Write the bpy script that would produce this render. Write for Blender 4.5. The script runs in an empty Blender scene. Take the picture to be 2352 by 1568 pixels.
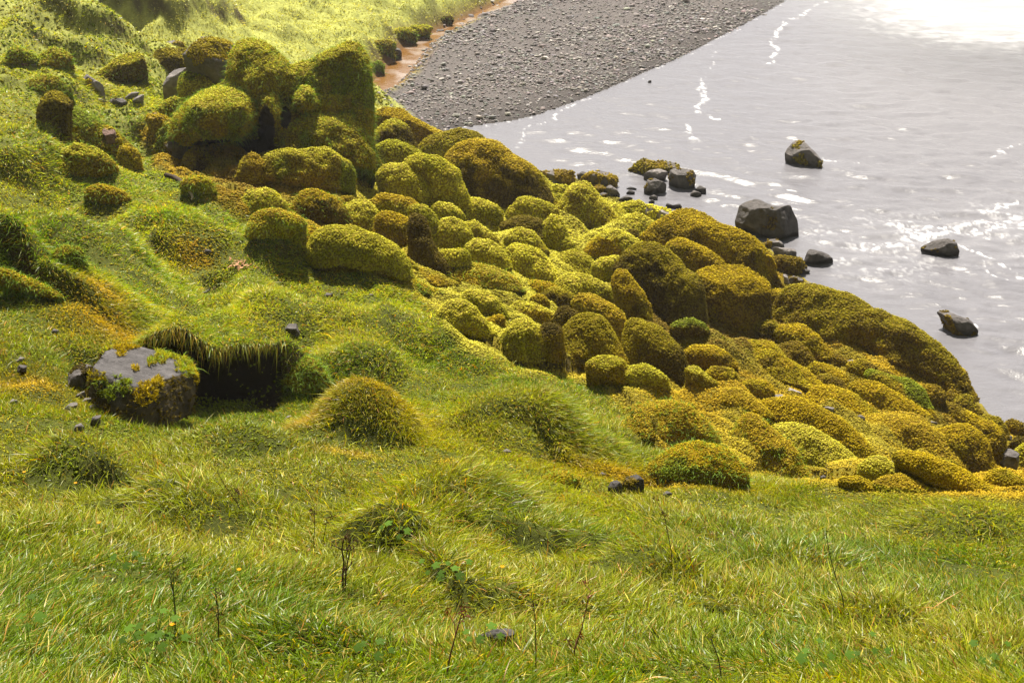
GD = 1.0; HAZE = 0.0004
import bpy, math
import numpy as np
from mathutils import Matrix, Vector

# ------------------------------------------------------------------ camera, sky, sun
S = bpy.context.scene
PITCH = math.radians(24.0); CAMZ = 12.0; FPX = 3064.0      # FPX: focal length in units of a 2352 wide frame
cam_d = bpy.data.cameras.new("camera"); cam = bpy.data.objects.new("camera", cam_d)
S.collection.objects.link(cam); S.camera = cam
cam.location = (0, 0, CAMZ); cam.rotation_euler = (math.pi/2 - PITCH, 0, 0)
cam_d.sensor_width = 36; cam_d.lens = 36*FPX/2352; cam_d.clip_end = 2000; cam_d.clip_start = 0.1

SUN_EL = math.radians(60); SUN_AZ = math.radians(-6)       # azimuth from +Y, negative = to the left
W = bpy.data.worlds.new("World"); S.world = W; W.use_nodes = True
nt = W.node_tree; nt.nodes.clear()
out = nt.nodes.new('ShaderNodeOutputWorld'); bg = nt.nodes.new('ShaderNodeBackground')
sky = nt.nodes.new('ShaderNodeTexSky'); sky.sky_type = 'NISHITA'; sky.sun_disc = False
sky.sun_elevation = SUN_EL; sky.sun_rotation = SUN_AZ; sky.air_density = 1.0; sky.dust_density = 4.0; sky.ozone_density = 1.0
# thin white cloud over the blue
tc = nt.nodes.new('ShaderNodeTexCoord'); nz = nt.nodes.new('ShaderNodeTexNoise'); nz.inputs['Scale'].default_value = 2.2; nz.inputs['Detail'].default_value = 5
cr = nt.nodes.new('ShaderNodeValToRGB'); cr.color_ramp.elements[0].position = .30; cr.color_ramp.elements[1].position = .62
cr.color_ramp.elements[0].color = (.45,.45,.45,1); cr.color_ramp.elements[1].color = (.95,.95,.95,1)
mx = nt.nodes.new('ShaderNodeMix'); mx.data_type = 'RGBA'
mx.inputs[7].default_value = (7.0, 6.7, 6.7, 1)
sx = nt.nodes.new('ShaderNodeSeparateXYZ'); mr_ = nt.nodes.new('ShaderNodeMapRange'); mr_.inputs[1].default_value = -.4; mr_.inputs[2].default_value = .95; mr_.inputs[3].default_value = .5; mr_.inputs[4].default_value = 2.3
vs = nt.nodes.new('ShaderNodeVectorMath'); vs.operation = 'SCALE'; vs.inputs[0].default_value = (6.9, 6.8, 7.0)     # cloud is brighter towards the sun
nt.links.new(tc.outputs['Generated'], sx.inputs[0]); nt.links.new(sx.outputs['Y'], mr_.inputs[0]); nt.links.new(mr_.outputs[0], vs.inputs['Scale']); nt.links.new(vs.outputs[0], mx.inputs[7])
nt.links.new(tc.outputs['Generated'], nz.inputs['Vector']); nt.links.new(nz.outputs['Fac'], cr.inputs['Fac'])
nt.links.new(cr.outputs['Color'], mx.inputs[0]); nt.links.new(sky.outputs['Color'], mx.inputs[6])
nt.links.new(mx.outputs[2], bg.inputs['Color']); bg.inputs['Strength'].default_value = 0.034
nt.links.new(bg.outputs['Background'], out.inputs['Surface'])
sd = bpy.data.lights.new("sun", 'SUN'); sd.energy = 5.0; sd.angle = math.radians(1.2); sd.color = (1.0, .93, .80)
so = bpy.data.objects.new("sun", sd); S.collection.objects.link(so)
to_sun = Vector((math.sin(SUN_AZ)*math.cos(SUN_EL), math.cos(SUN_AZ)*math.cos(SUN_EL), math.sin(SUN_EL)))
so.rotation_euler = to_sun.to_track_quat('Z', 'Y').to_euler(); so.location = (0, 0, 60)
S.view_settings.view_transform = 'Standard'; S.view_settings.look = 'None'; S.view_settings.gamma = 1
S.view_settings.exposure = 1.42
S.render.engine = 'CYCLES'; S.cycles.max_bounces = 5; S.cycles.diffuse_bounces = 2; S.cycles.glossy_bounces = 2
S.cycles.transmission_bounces = 2; S.cycles.volume_bounces = 0; S.cycles.transparent_max_bounces = 4
S.cycles.sample_clamp_indirect = 4

# ------------------------------------------------------------------ helpers
rng = np.random.default_rng(7)
CY, SY = math.cos(PITCH), math.sin(PITCH)
FWD = np.array([0, CY, -SY]); UPV = np.array([0, SY, CY]); RGT = np.array([1., 0, 0]); CAM = np.array([0, 0, CAMZ])
def ray(x, y):
    d = FWD*FPX + RGT*(x-1176) + UPV*(784-y); return d/np.linalg.norm(d)
def at_z(x, y, z):
    d = ray(x, y); return CAM + d*((z-CAMZ)/d[2])
def project(P):
    Q = np.asarray(P)-CAM; w = np.maximum(Q@FWD, .01)
    return 1176+FPX*(Q@RGT)/w, 784-FPX*(Q@UPV)/w
def hsh(ix, iy, iz, s):
    h = (ix.astype(np.int64)*374761393 + iy.astype(np.int64)*668265263 + iz.astype(np.int64)*2147483647 + s*974634777) & 0xffffffff
    h = ((h ^ (h >> 13))*1274126177) & 0xffffffff
    return ((h ^ (h >> 16)) & 0xffff)/65535.0
def vnoise(x, y, z=None, s=0):
    x = np.asarray(x, float); y = np.asarray(y, float)
    xi = np.floor(x); yi = np.floor(y); fx = x-xi; fy = y-yi
    fx = fx*fx*fx*(fx*(fx*6-15)+10); fy = fy*fy*fy*(fy*(fy*6-15)+10)
    if z is None:
        zi = np.zeros_like(xi)
        a = hsh(xi, yi, zi, s); b = hsh(xi+1, yi, zi, s); c = hsh(xi, yi+1, zi, s); d = hsh(xi+1, yi+1, zi, s)
        return (a*(1-fx)+b*fx)*(1-fy)+(c*(1-fx)+d*fx)*fy
    zi = np.floor(z); fz = z-zi; fz = fz*fz*(3-2*fz)
    r = 0
    for dz, wz in ((0, 1-fz), (1, fz)):
        a = hsh(xi, yi, zi+dz, s); b = hsh(xi+1, yi, zi+dz, s); c = hsh(xi, yi+1, zi+dz, s); d = hsh(xi+1, yi+1, zi+dz, s)
        r = r + wz*((a*(1-fx)+b*fx)*(1-fy)+(c*(1-fx)+d*fx)*fy)
    return r
def fbm(x, y, z=None, s=0, o=4, g=.5):
    r = 0; a = 1; t = 0
    for k in range(o):
        ca, sa = math.cos(k*1.1), math.sin(k*1.1); X = x*ca-y*sa+k*17.3; Y = x*sa+y*ca+k*9.1
        r = r + a*(vnoise(X, Y, None if z is None else z+k*5.5, s+k)-.5); t += a; a *= g
        x = x*2.03; y = y*2.03
        if z is not None: z = z*2.03
    return r/t*2          # about -1..1
def sstep(a, b, x):
    t = np.clip((x-a)/(b-a), 0, 1); return t*t*(3-2*t)
def inpoly(px, py, poly):
    r = np.zeros(np.shape(px), bool); n = len(poly)
    for i in range(n):
        x0, y0 = poly[i]; x1, y1 = poly[(i+1) % n]
        c = ((y0 > py) != (y1 > py)); 
        if y0 != y1: r ^= c & (px < (x1-x0)*(py-y0)/(y1-y0)+x0)
    return r
def segdist(px, py, pts, closed=False):
    d = np.full(np.shape(px), 1e9); n = len(pts)
    for i in range(n if closed else n-1):
        x0, y0 = pts[i][:2]; x1, y1 = pts[(i+1) % n][:2]
        vx, vy = x1-x0, y1-y0; L = vx*vx+vy*vy+1e-12
        t = np.clip(((px-x0)*vx+(py-y0)*vy)/L, 0, 1)
        d = np.minimum(d, np.hypot(px-x0-t*vx, py-y0-t*vy))
    return d
def sdist(px, py, poly):
    d = segdist(px, py, poly, True); return np.where(inpoly(px, py, poly), d, -d)
def nrm(v): return v/np.maximum(np.linalg.norm(v, axis=-1, keepdims=True), 1e-9)

def mesh_np(name, V, faces, cols=None, mat=None, parent=None, smooth=False, attrs=None, nolink=False):
    """faces: list of (k-gon index arrays (n,k))"""
    me = bpy.data.meshes.new(name); V = np.asarray(V, np.float32)
    me.vertices.add(len(V)); me.vertices.foreach_set('co', V.ravel())
    F = [f for f in faces if len(f)]
    nl = sum(f.size for f in F); npoly = sum(len(f) for f in F)
    me.loops.add(nl); me.polygons.add(npoly)
    me.loops.foreach_set('vertex_index', np.concatenate([f.ravel() for f in F]).astype(np.int32))
    tot = np.concatenate([np.full(len(f), f.shape[1]) for f in F])
    st = np.concatenate([[0], np.cumsum(tot)[:-1]])
    me.polygons.foreach_set('loop_start', st.astype(np.int32))
    if smooth: me.polygons.foreach_set('use_smooth', np.ones(npoly, bool))
    if cols is not None:
        a = me.color_attributes.new('Col', 'FLOAT_COLOR', 'POINT')
        c = np.ones((len(V), 4), np.float32); c[:, :3] = cols; a.data.foreach_set('color', c.ravel())
    for k, v in (attrs or {}).items():
        a = me.attributes.new(k, 'FLOAT', 'POINT'); a.data.foreach_set('value', np.asarray(v, np.float32))
    me.update(calc_edges=True)
    if mat: me.materials.append(mat)
    o = bpy.data.objects.new(name, me)
    S.collection.objects.link(o)
    if parent is not None: o.parent = parent
    return o
def tag(o, label=None, cat=None, group=None, kind=None):
    if label: o['label'] = label
    if cat: o['category'] = cat
    if group: o['group'] = group
    if kind: o['kind'] = kind
    return o

# ------------------------------------------------------------------ materials
def mat_new(n):
    m = bpy.data.materials.new(n); m.use_nodes = True; t = m.node_tree; t.nodes.clear()
    o = t.nodes.new('ShaderNodeOutputMaterial'); return m, t, o
def attr(t, n='Col'):
    a = t.nodes.new('ShaderNodeAttribute'); a.attribute_name = n; return a
def leaf_mat(n, trans, rough, spec):
    m, t, o = mat_new(n); p = t.nodes.new('ShaderNodeBsdfPrincipled'); tr = t.nodes.new('ShaderNodeBsdfTranslucent'); mix = t.nodes.new('ShaderNodeMixShader')
    a = attr(t); p.inputs['Roughness'].default_value = rough; p.inputs['Specular IOR Level'].default_value = spec
    t.links.new(a.outputs['Color'], p.inputs['Base Color'])
    hs = t.nodes.new('ShaderNodeHueSaturation'); hs.inputs['Saturation'].default_value = 1.15; hs.inputs['Value'].default_value = 1.25
    t.links.new(a.outputs['Color'], hs.inputs['Color']); t.links.new(hs.outputs['Color'], tr.inputs['Color'])
    mix.inputs[0].default_value = trans
    t.links.new(p.outputs[0], mix.inputs[1]); t.links.new(tr.outputs[0], mix.inputs[2]); t.links.new(mix.outputs[0], o.inputs['Surface'])
    return m
M_GRASS = leaf_mat('grass_blades', .45, .38, .24)
M_MOSS = leaf_mat('moss_shoots', .30, .75, .12)
def surf_mat(n, rough=.9, bump=.5, bscale=30, dist=.03, spec=.2, noise_mix=0):
    m, t, o = mat_new(n); p = t.nodes.new('ShaderNodeBsdfPrincipled'); a = attr(t)
    p.inputs['Roughness'].default_value = rough; p.inputs['Specular IOR Level'].default_value = spec
    geo = t.nodes.new('ShaderNodeNewGeometry')
    nz = t.nodes.new('ShaderNodeTexNoise'); nz.inputs['Scale'].default_value = bscale; nz.inputs['Detail'].default_value = 6; nz.inputs['Roughness'].default_value = .65
    t.links.new(geo.outputs['Position'], nz.inputs['Vector'])
    b = t.nodes.new('ShaderNodeBump'); b.inputs['Strength'].default_value = bump; b.inputs['Distance'].default_value = dist
    t.links.new(nz.outputs['Fac'], b.inputs['Height']); t.links.new(b.outputs[0], p.inputs['Normal'])
    if noise_mix:
        r = t.nodes.new('ShaderNodeMapRange'); r.inputs[1].default_value = .3; r.inputs[2].default_value = .7
        r.inputs[3].default_value = 1-noise_mix; r.inputs[4].default_value = 1+noise_mix
        nz2 = t.nodes.new('ShaderNodeTexNoise'); nz2.inputs['Scale'].default_value = bscale*.4; nz2.inputs['Detail'].default_value = 8; nz2.inputs['Roughness'].default_value = .7
        t.links.new(geo.outputs['Position'], nz2.inputs['Vector']); t.links.new(nz2.outputs['Fac'], r.inputs[0])
        mm = t.nodes.new('ShaderNodeVectorMath'); mm.operation = 'SCALE'
        t.links.new(a.outputs['Color'], mm.inputs[0]); t.links.new(r.outputs[0], mm.inputs['Scale']); t.links.new(mm.outputs[0], p.inputs['Base Color'])
    else: t.links.new(a.outputs['Color'], p.inputs['Base Color'])
    t.links.new(p.outputs[0], o.inputs['Surface']); return m
M_SOIL = surf_mat('soil', .95, .6, 18, .05, .1, .35)
M_MOSSBASE = surf_mat('moss_base', .95, .9, 22, .05, .1, .3)
M_ROCK = surf_mat('basalt', .8, 1.0, 9, .06, .18, .45)
M_PEBBLE = surf_mat('pebbles', .75, .3, 12, .02, .35, .15)
M_STEM = surf_mat('dry_stem', .8, .3, 60, .003, .2, .2)

# ------------------------------------------------------------------ terrain height
ctrl = [ # x, y in the frame, height
 (-200,1568,8.6),(200,1568,8.35),(700,1568,8.1),(1176,1568,8.0),(1700,1568,7.8),(2300,1568,7.5),(2600,1568,7.3),
 (-200,1700,9.0),(1176,1700,8.55),(2600,1700,7.9),(1176,1900,9.0),(-300,1900,9.4),(2600,1900,8.6),
 (-200,1300,7.6),(300,1300,7.3),(900,1300,6.9),(1500,1300,6.5),(2000,1300,6.2),(2500,1300,5.9),
 (-200,1100,6.9),(100,1100,6.5),(640,1120,6.2),(1100,1110,5.7),(1500,1130,4.9),(1900,1140,4.7),(2300,1140,5.0),(2600,1150,5.0),
 (1900,1115,4.55),(2300,1122,4.9),
 (330,970,5.6),(640,1000,5.4),(450,905,4.95),(700,905,4.6),(560,640,4.45),(1000,960,5.0),(1200,1000,4.75),(1450,1000,3.9),(1600,1000,3.4),(1750,1040,3.1),
 (-200,850,6.4),(100,800,5.95),(300,720,5.5),(950,880,4.35),(1150,860,4.0),
 (-200,500,6.2),(100,500,5.3),(350,560,5.0),(600,620,4.5),(900,680,3.9),(1050,760,3.8),(1250,820,3.4),
 (-200,300,6.3),(100,300,5.0),(350,400,4.6),(600,450,4.0),(800,520,3.5),(1000,600,3.0),
 (-200,100,6.0),(100,100,4.9),(100,0,5.2),(-200,-50,6.4),(300,230,3.9),(300,80,3.7),(300,-20,3.9),(500,330,3.6),(500,60,2.7),
 (700,100,1.8),(700,0,2.0),(500,-20,3.0),(850,60,1.3),(1000,-5,1.0),(800,410,2.9),(880,400,2.4),(840,165,1.0),(940,70,.95),(1100,-20,.9),
 (1000,420,2.0),(1100,480,2.1),(1200,600,2.5),(1400,800,2.5),(1250,450,.7),(1400,560,1.4),(1600,700,1.3),(1500,530,.6),
 (1600,900,2.3),(1800,950,1.9),(1700,620,.7),(2000,900,.9),(2150,980,.9),(2300,1060,.6),(1850,740,.6),(2000,1040,1.3),
 (930,290,.7),(1000,320,.6),(900,330,1.5),
 (900,-200,1),(300,-300,8),(700,-300,4),
]
pts = []
for x, y, z in ctrl:
    p = at_z(x, y, z); pts.append((p[0], p[1], z))
pts += [(7.2, 15.5, 2.4), (5.5, 16, 2.5), (9, 16, 2.2), (3.5, 15.5, 3.1), (12, 16, 2.2), (8, 18.3, 1.2), (11, 19, .9), (5.5, 18.5, 1.7)]
pts = np.array(pts)
def lp(x, y):
    r = np.hypot(x, y); return np.arctan2(x, y)*1.6, np.log(np.maximum(r, .5))
ku, kv = lp(pts[:, 0], pts[:, 1])
def phi(r2): return np.where(r2 > 0, .5*r2*np.log(np.maximum(r2, 1e-12)), 0)
K = phi((ku[:, None]-ku)**2+(kv[:, None]-kv)**2) + np.eye(len(ku))*2e-4
Pm = np.stack([np.ones_like(ku), ku, kv], 1)
A = np.block([[K, Pm], [Pm.T, np.zeros((3, 3))]]); sol = np.linalg.solve(A, np.concatenate([pts[:, 2], np.zeros(3)]))
def rbf(x, y):
    x = np.asarray(x, float); sh = x.shape; x = x.ravel(); y = np.asarray(y, float).ravel(); o = np.empty(len(x))
    for i in range(0, len(x), 60000):
        u, v = lp(x[i:i+60000], y[i:i+60000])
        o[i:i+60000] = phi((u[:, None]-ku)**2+(v[:, None]-kv)**2)@sol[:-3] + sol[-3]+sol[-2]*u+sol[-1]*v
    return o.reshape(sh)
def wpoly(F, z): return [tuple(at_z(x, y, z)[:2]) for x, y in F]
SHORE = [(2900,1120),(2600,1040),(2352,985),(2285,962),(2235,905),(2215,850),(2160,795),(2080,745),(1960,695),(1880,662),(1800,605),(1755,555),
 (1690,525),(1600,492),(1500,480),(1440,462),(1390,440),(1330,412),(1240,392),(1185,362),(1140,335),(1085,312),(1020,296),(1080,290),(1150,281),(1200,272),(1240,262),
 (1330,230),(1420,193),(1500,158),(1560,133),(1640,92),(1720,50),(1800,5),(1900,-60),(2050,-150)]
LAND = wpoly(SHORE, 0.0) + [(60, 260), (-200, 260), (-200, -50), (200, -50)]
STREAM = wpoly([(845,200),(884,168),(908,136),(938,104),(984,84),(1052,55),(1104,30),(1168,3),(1235,-38),(1262,-40),(1188,4),(1103,38),(1030,72),(986,100),(958,132),(932,168),(900,198),(850,222)], .12)
BEACH = wpoly([(840,235),(905,200),(945,170),(965,132),(990,102),(1030,77),(1100,42),(1180,5),(1260,-40),(1500,-200),(2150,-150),(1850,20),(1560,150),(1345,250),(1240,275),(1150,300),(1020,312),(960,285),(900,240)], .25)
MOSSF = [(330,300),(480,330),(700,330),(860,340),(1000,290),(1240,380),(1500,470),(1700,520),(1900,640),(2250,840),(2500,980),(2500,1150),(2000,1125),(1750,1092),
 (1580,1105),(1490,1010),(1420,930),(1390,880),(1200,852),(1060,800),(1010,720),(940,660),(830,610),(700,560),(600,520),(480,450),(360,380)]
def base(x, y):
    s = sdist(x, y, LAND)
    z = rbf(x, y)
    bd = sdist(x, y, BEACH)
    zb = .03+.045*np.clip(s, 0, 8)+.02*fbm(x*1.5, y*1.5, s=3)
    k = sstep(-.6, .8, bd)
    z = np.maximum(z, .12)*sstep(0, 1.6, s)+.01
    z = z*(1-k)+zb*k
    st = sdist(x, y, STREAM)
    z = np.where(st > -1.2, z*(1-sstep(-1.2, .2, st)) + (.04)*sstep(-1.2, .2, st), z)
    return np.where(s > 0, z, -.03+.12*np.maximum(s, -6))
RS = np.exp(np.linspace(math.log(3), math.log(170), 2600))
def hit(x, y, H):
    d = ray(x, y); t = RS; X = d[0]*t; Y = d[1]*t; Z = CAMZ+d[2]*t
    g = Z-H(X, Y); i = np.argmax(g < 0)
    if g[i] >= 0: i = len(t)-1
    if i > 0:
        a = g[i-1]/(g[i-1]-g[i]+1e-12); tt = t[i-1]+a*(t[i]-t[i-1])
    else: tt = t[0]
    return tt, CAM+d*tt
# ground mounds and hollows: frame x, y (of the middle), half width, height m, depth ratio, sharpness
MOUNDS = [(960,800,120,.45,.9,1.0),(740,790,190,.38,.8,1.0),(855,1000,135,.55,.8,1.1),(760,1010,120,.22,.7,1),(1190,1010,170,.42,.9,1),(1330,1050,120,.28,.8,1),(1080,840,110,.35,.9,1),
 (1240,900,140,.28,.9,1),(1450,930,150,.28,.8,1),(1560,1100,170,.25,.7,1),(620,900,90,.30,.7,.9),
 (560,1050,150,.28,.6,1),(180,1095,120,.30,.6,1),(1060,1180,200,.30,.5,1),(900,1270,150,.28,.5,1),(450,1180,200,.2,.6,1),(250,600,130,.4,.8,1),(80,560,110,.45,.8,1),
 (150,590,80,.2,.8,1),(420,540,170,.4,.8,1),(520,500,120,.3,.8,1),(560,600,150,.3,.8,1),(30,650,90,.45,.8,.8),(330,480,100,.25,.9,1),(200,420,110,.4,.9,1),(60,400,80,.4,.9,1),
 (650,620,80,.25,.8,1),(290,300,60,.35,.8,1),(100,340,70,.4,.8,1),(1000,640,80,.2,.8,1),(1130,650,110,.3,1,1),(1800,1290,200,.2,.6,1),(2200,1200,180,.25,.6,1),(1500,1330,150,.2,.6,1),
 (2000,1440,150,.15,.5,1),(700,1480,200,.15,.5,1),(1950,1010,120,.3,.8,1),(1650,960,110,.3,.8,1),(2050,1000,130,.3,.8,1),(1660,850,100,.25,.8,1)]
MOUNDS += [(1060,1370,70,-.45,.5,1),(1230,1235,75,-.45,.5,1),(210,1180,90,-.3,.5,1),(30,1230,70,-.2,.5,1),(1640,1410,70,-.25,.5,1),(1330,1050,40,-.3,.6,1),(430,640,100,-.2,.8,1),
 (490,655,70,-.25,.8,1),(2180,1320,60,-.15,.5,1),(370,1130,90,-.2,.5,1),(180,640,70,-.3,.6,1),(1490,1120,60,-.1,.5,1)]
MW = []
for (x, y, rx, h, dr, sh) in MOUNDS:
    t, p = hit(x, y, base); MW.append((p[0], p[1], rx*t/FPX, h, dr, sh))
# banks: polyline of the crest in the frame, height, run of the face, run of the back
BANKS = [([(285,850),(360,885),(450,905),(560,915),(650,905),(760,885),(860,885),(945,875)],(.3,.7,1.05,.74,.5,.62,.65,.25),.12,3.4),([(135,40),(190,75),(250,95),(315,118)],.38,.5,2.0),([(60,80),(110,100),(170,120)],.2,.5,2.5),([(370,5),(385,30),(430,35)],.42,.5,2.5),
 ([(-30,620),(40,655),(110,690)],.45,.25,1.3),([(470,5),(540,25),(620,40)],.2,.6,4),([(860,175),(905,120),(940,88),(1000,60),(1060,25),(1150,-15)],.35,.5,3.5),
 ([(250,560),(330,575),(360,560)],.25,.3,1.2),
 ([(950,1290),(1010,1350),(1070,1390),(1120,1385)],.20,.32,1.3),([(1140,1225),(1200,1262),(1270,1275),(1300,1262)],.20,.32,1.3),([(90,1105),(170,1122),(250,1112)],.13,.28,1.1),([(1215,1030),(1290,1072),(1340,1078)],.20,.30,1.5),([(1440,1010),(1540,1018),(1620,1005)],.14,.3,1.5),([(-20,1255),(40,1262),(90,1250)],.1,.25,1.2),([(330,1160),(400,1172),(450,1160)],.12,.3,1.3)]; NHOL = 7
BW = []
CAVEF = ([285,330,640,700,760], [.35,.12,.14,.55,.9])
for P, h, f, b in BANKS:
    q = [hit(x, y, base)[1] for x, y in P]; BW.append(([(a[0], a[1]) for a in q], h, f, b))
def smooth_curve(xs, ys, n=160, sg=5):
    o = np.argsort(xs); X = np.linspace(np.min(xs), np.max(xs), n); Y = np.interp(X, np.array(xs)[o], np.array(ys)[o])
    k = np.arange(-15, 16); w = np.exp(-.5*(k/sg)**2); w /= w.sum(); Yp = np.pad(Y, 15, mode='edge'); return X, np.convolve(Yp, w, 'valid')
BS = []
for P, h, f, b in BW:
    xs = [p[0] for p in P]; cx_, cy_ = smooth_curve(xs, [p[1] for p in P]); hs = smooth_curve(xs, [h]*len(xs) if np.isscalar(h) else h)[1]
    fs = np.full(len(cx_), f)
    if not np.isscalar(h): px_ = [hit(x, 900, base)[1][0] for x in CAVEF[0]]; fs = np.interp(cx_, px_, CAVEF[1])
    cy_ = cy_+.10*np.sin(cx_*5.1)*(.5+.5*np.sin(cx_*1.7)); hs = hs*(1+.10*np.sin(cx_*3.3+1)); BS.append((cx_, cy_, hs, fs, b))
def H(x, y, fine=True):
    x = np.asarray(x, float); y = np.asarray(y, float)
    z = base(x, y); s = sdist(x, y, LAND)
    m = sstep(.6, 2.5, s)*(1-sstep(-1, 0.2, sdist(x, y, BEACH)))*(1-sstep(-1.2, -.2, sdist(x, y, STREAM)))
    r = np.hypot(x, y); e = 0
    for (cx, cy, rad, h, dr, sh) in MW:
        q = ((x-cx)/rad)**2+((y-cy)/(rad*dr*1.5))**2
        e = e + h*np.maximum(0, 1-q)**(1.3*sh)
    for cx, cy, hs, fs, b in BS:
        dy = y-np.interp(x, cx, cy); hh = np.interp(x, cx, hs); f = np.interp(x, cx, fs)
        ends = sstep(cx.min()-1.2, cx.min()+.3, x)*(1-sstep(cx.max()-.3, cx.max()+1.2, x))
        e = e + hh*ends*np.where(dy < 0, sstep(0, 1, 1+dy/f), np.exp(-dy/b))
    a = np.clip(r/25, .35, 1.3)
    mfz = inpoly(*project(np.stack([x, y, z], -1)), MOSSF)
    lf = sstep(1, -4, x-(y-14)*-.05)*sstep(11, 15, r)
    inm = mfz & (m > 0)
    if inm.any():
        X_ = x[inm]+.12*fbm(x[inm]*2, y[inm]*2, s=62, o=2); Y_ = y[inm]+.12*fbm(x[inm]*2+7, y[inm]*2, s=63, o=2); b_ = np.zeros(len(X_))
        for cell, amp in ((1.5, .20), (.8, .13)):
            gx = np.floor(X_/cell); gy = np.floor(Y_/cell); zz = np.zeros_like(gx)
            for i in (-1, 0, 1):
                for j in (-1, 0, 1):
                    px = (gx+i+.5+.6*(hsh(gx+i, gy+j, zz, 5)-.5))*cell; py = (gy+j+.5+.6*(hsh(gx+i, gy+j, zz, 6)-.5))*cell
                    rad = cell*(.42+.25*hsh(gx+i, gy+j, zz, 7)); q = ((X_-px)**2+((Y_-py)*.85)**2)/rad**2
                    b_ = np.maximum(b_, amp*(.3+hsh(gx+i, gy+j, zz, 8))*np.sqrt(np.clip(1-q, 0, 1))) if cell > 1 else b_+0
            if cell < 1:
                c_ = np.zeros(len(X_))
                for i in (-1, 0, 1):
                    for j in (-1, 0, 1):
                        px = (gx+i+.5+.6*(hsh(gx+i, gy+j, zz, 15)-.5))*cell; py = (gy+j+.5+.6*(hsh(gx+i, gy+j, zz, 16)-.5))*cell
                        rad = cell*(.40+.22*hsh(gx+i, gy+j, zz, 17)); q = ((X_-px)**2+((Y_-py)*.85)**2)/rad**2
                        c_ = np.maximum(c_, amp*(.2+hsh(gx+i, gy+j, zz, 18))*np.sqrt(np.clip(1-q, 0, 1)))
                b_ = b_+c_*.8
        e = np.array(e)*np.ones_like(x); e[inm] += b_*sstep(.2, 1.5, s[inm])
    e = e + a*((.24+.10*lf)*fbm(x*.55, y*.55, s=11, o=2)+(.13+.11*lf+.07*mfz)*fbm(x*1.5, y*1.3, s=21, o=2))
    if fine: e = e + a*.05*fbm(x*4.5, y*4.5, s=31, o=2)
    return z+e*m
def Hn(x, y, e=.08):
    hx = (H(x+e, y, False)-H(x-e, y, False))/(2*e); hy = (H(x, y+e, False)-H(x, y-e, False))/(2*e)
    return nrm(np.stack([-hx, -hy, np.ones_like(hx)], -1))

# ground sheet: fine polar grid in view, coarse skirt to the far distance
def polar(az0, az1, na, r0, r1, nr):
    az = np.radians(np.linspace(az0, az1, na)); r = np.exp(np.linspace(math.log(r0), math.log(r1), nr))
    R, Az = np.meshgrid(r, az, indexing='ij'); X = R*np.sin(Az); Y = R*np.cos(Az)
    I = np.arange(nr*na).reshape(nr, na)
    F = np.stack([I[:-1, :-1], I[:-1, 1:], I[1:, 1:], I[1:, :-1]], -1).reshape(-1, 4)[:, ::-1]
    return X.ravel(), Y.ravel(), F
def region_cols(x, y, z):
    fx, fy = project(np.stack([x, y, z], -1)); mf = sstep(-25, 15, sdist(fx, fy, MOSSF)+14*fbm(x*2, y*2, s=51, o=3))
    return fx, fy, mf
GX, GY, GF = polar(-45, 45, 1000, 3, 170, 1000)
GZ = H(GX, GY)
# from here on heights are read off the finished ground sheet
_Z = GZ.reshape(1000, 1000); _N = None; _H0 = H
def smooth_curve(xs, ys, n=160, sg=5):
    o = np.argsort(xs); X = np.linspace(np.min(xs), np.max(xs), n); Y = np.interp(X, np.array(xs)[o], np.array(ys)[o])
    k = np.arange(-15, 16); w = np.exp(-.5*(k/sg)**2); w /= w.sum(); Yp = np.pad(Y, 15, mode='edge'); return X, np.convolve(Yp, w, 'valid')
BS = []
for P, h, f, b in BW:
    xs = [p[0] for p in P]; cx_, cy_ = smooth_curve(xs, [p[1] for p in P]); hs = smooth_curve(xs, [h]*len(xs) if np.isscalar(h) else h)[1]
    fs = np.full(len(cx_), f)
    if not np.isscalar(h): px_ = [hit(x, 900, base)[1][0] for x in CAVEF[0]]; fs = np.interp(cx_, px_, CAVEF[1])
    cy_ = cy_+.10*np.sin(cx_*5.1)*(.5+.5*np.sin(cx_*1.7)); hs = hs*(1+.10*np.sin(cx_*3.3+1)); BS.append((cx_, cy_, hs, fs, b))
def H(x, y, fine=True):
    x = np.asarray(x, float); y = np.asarray(y, float)
    u = (np.degrees(np.arctan2(x, y))+45)/90*999; v = (np.log(np.maximum(np.hypot(x, y), .1))-math.log(3))/(math.log(170)-math.log(3))*999
    u = np.clip(u, 0, 998.999); v = np.clip(v, 0, 998.999); i = u.astype(int); j = v.astype(int); a = u-i; b = v-j
    return (_Z[j, i]*(1-a)+_Z[j, i+1]*a)*(1-b)+(_Z[j+1, i]*(1-a)+_Z[j+1, i+1]*a)*b

_bx, _by, _bh, _bf, _ = BS[0]; CX0, CX1 = [hit(x, 900, base)[1][0] for x in (318, 700)]
def lip(x, y):
    """how far the turf leans out over the hollow (towards -Y)"""
    dy = y-np.interp(x, _bx, _by); hh = np.interp(x, _bx, _bh, left=0, right=0)
    w = sstep(-.12, 0, dy)*np.where(dy > 0, np.exp(-(dy/1.1)**2), 1)
    return .72*hh*w*(1+.45*fbm(x*2.3, y*0+3.3, s=88, o=2))*sstep(CX0-.1, CX0+.5, x)*(1-sstep(CX1-.8, CX1, x))

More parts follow.
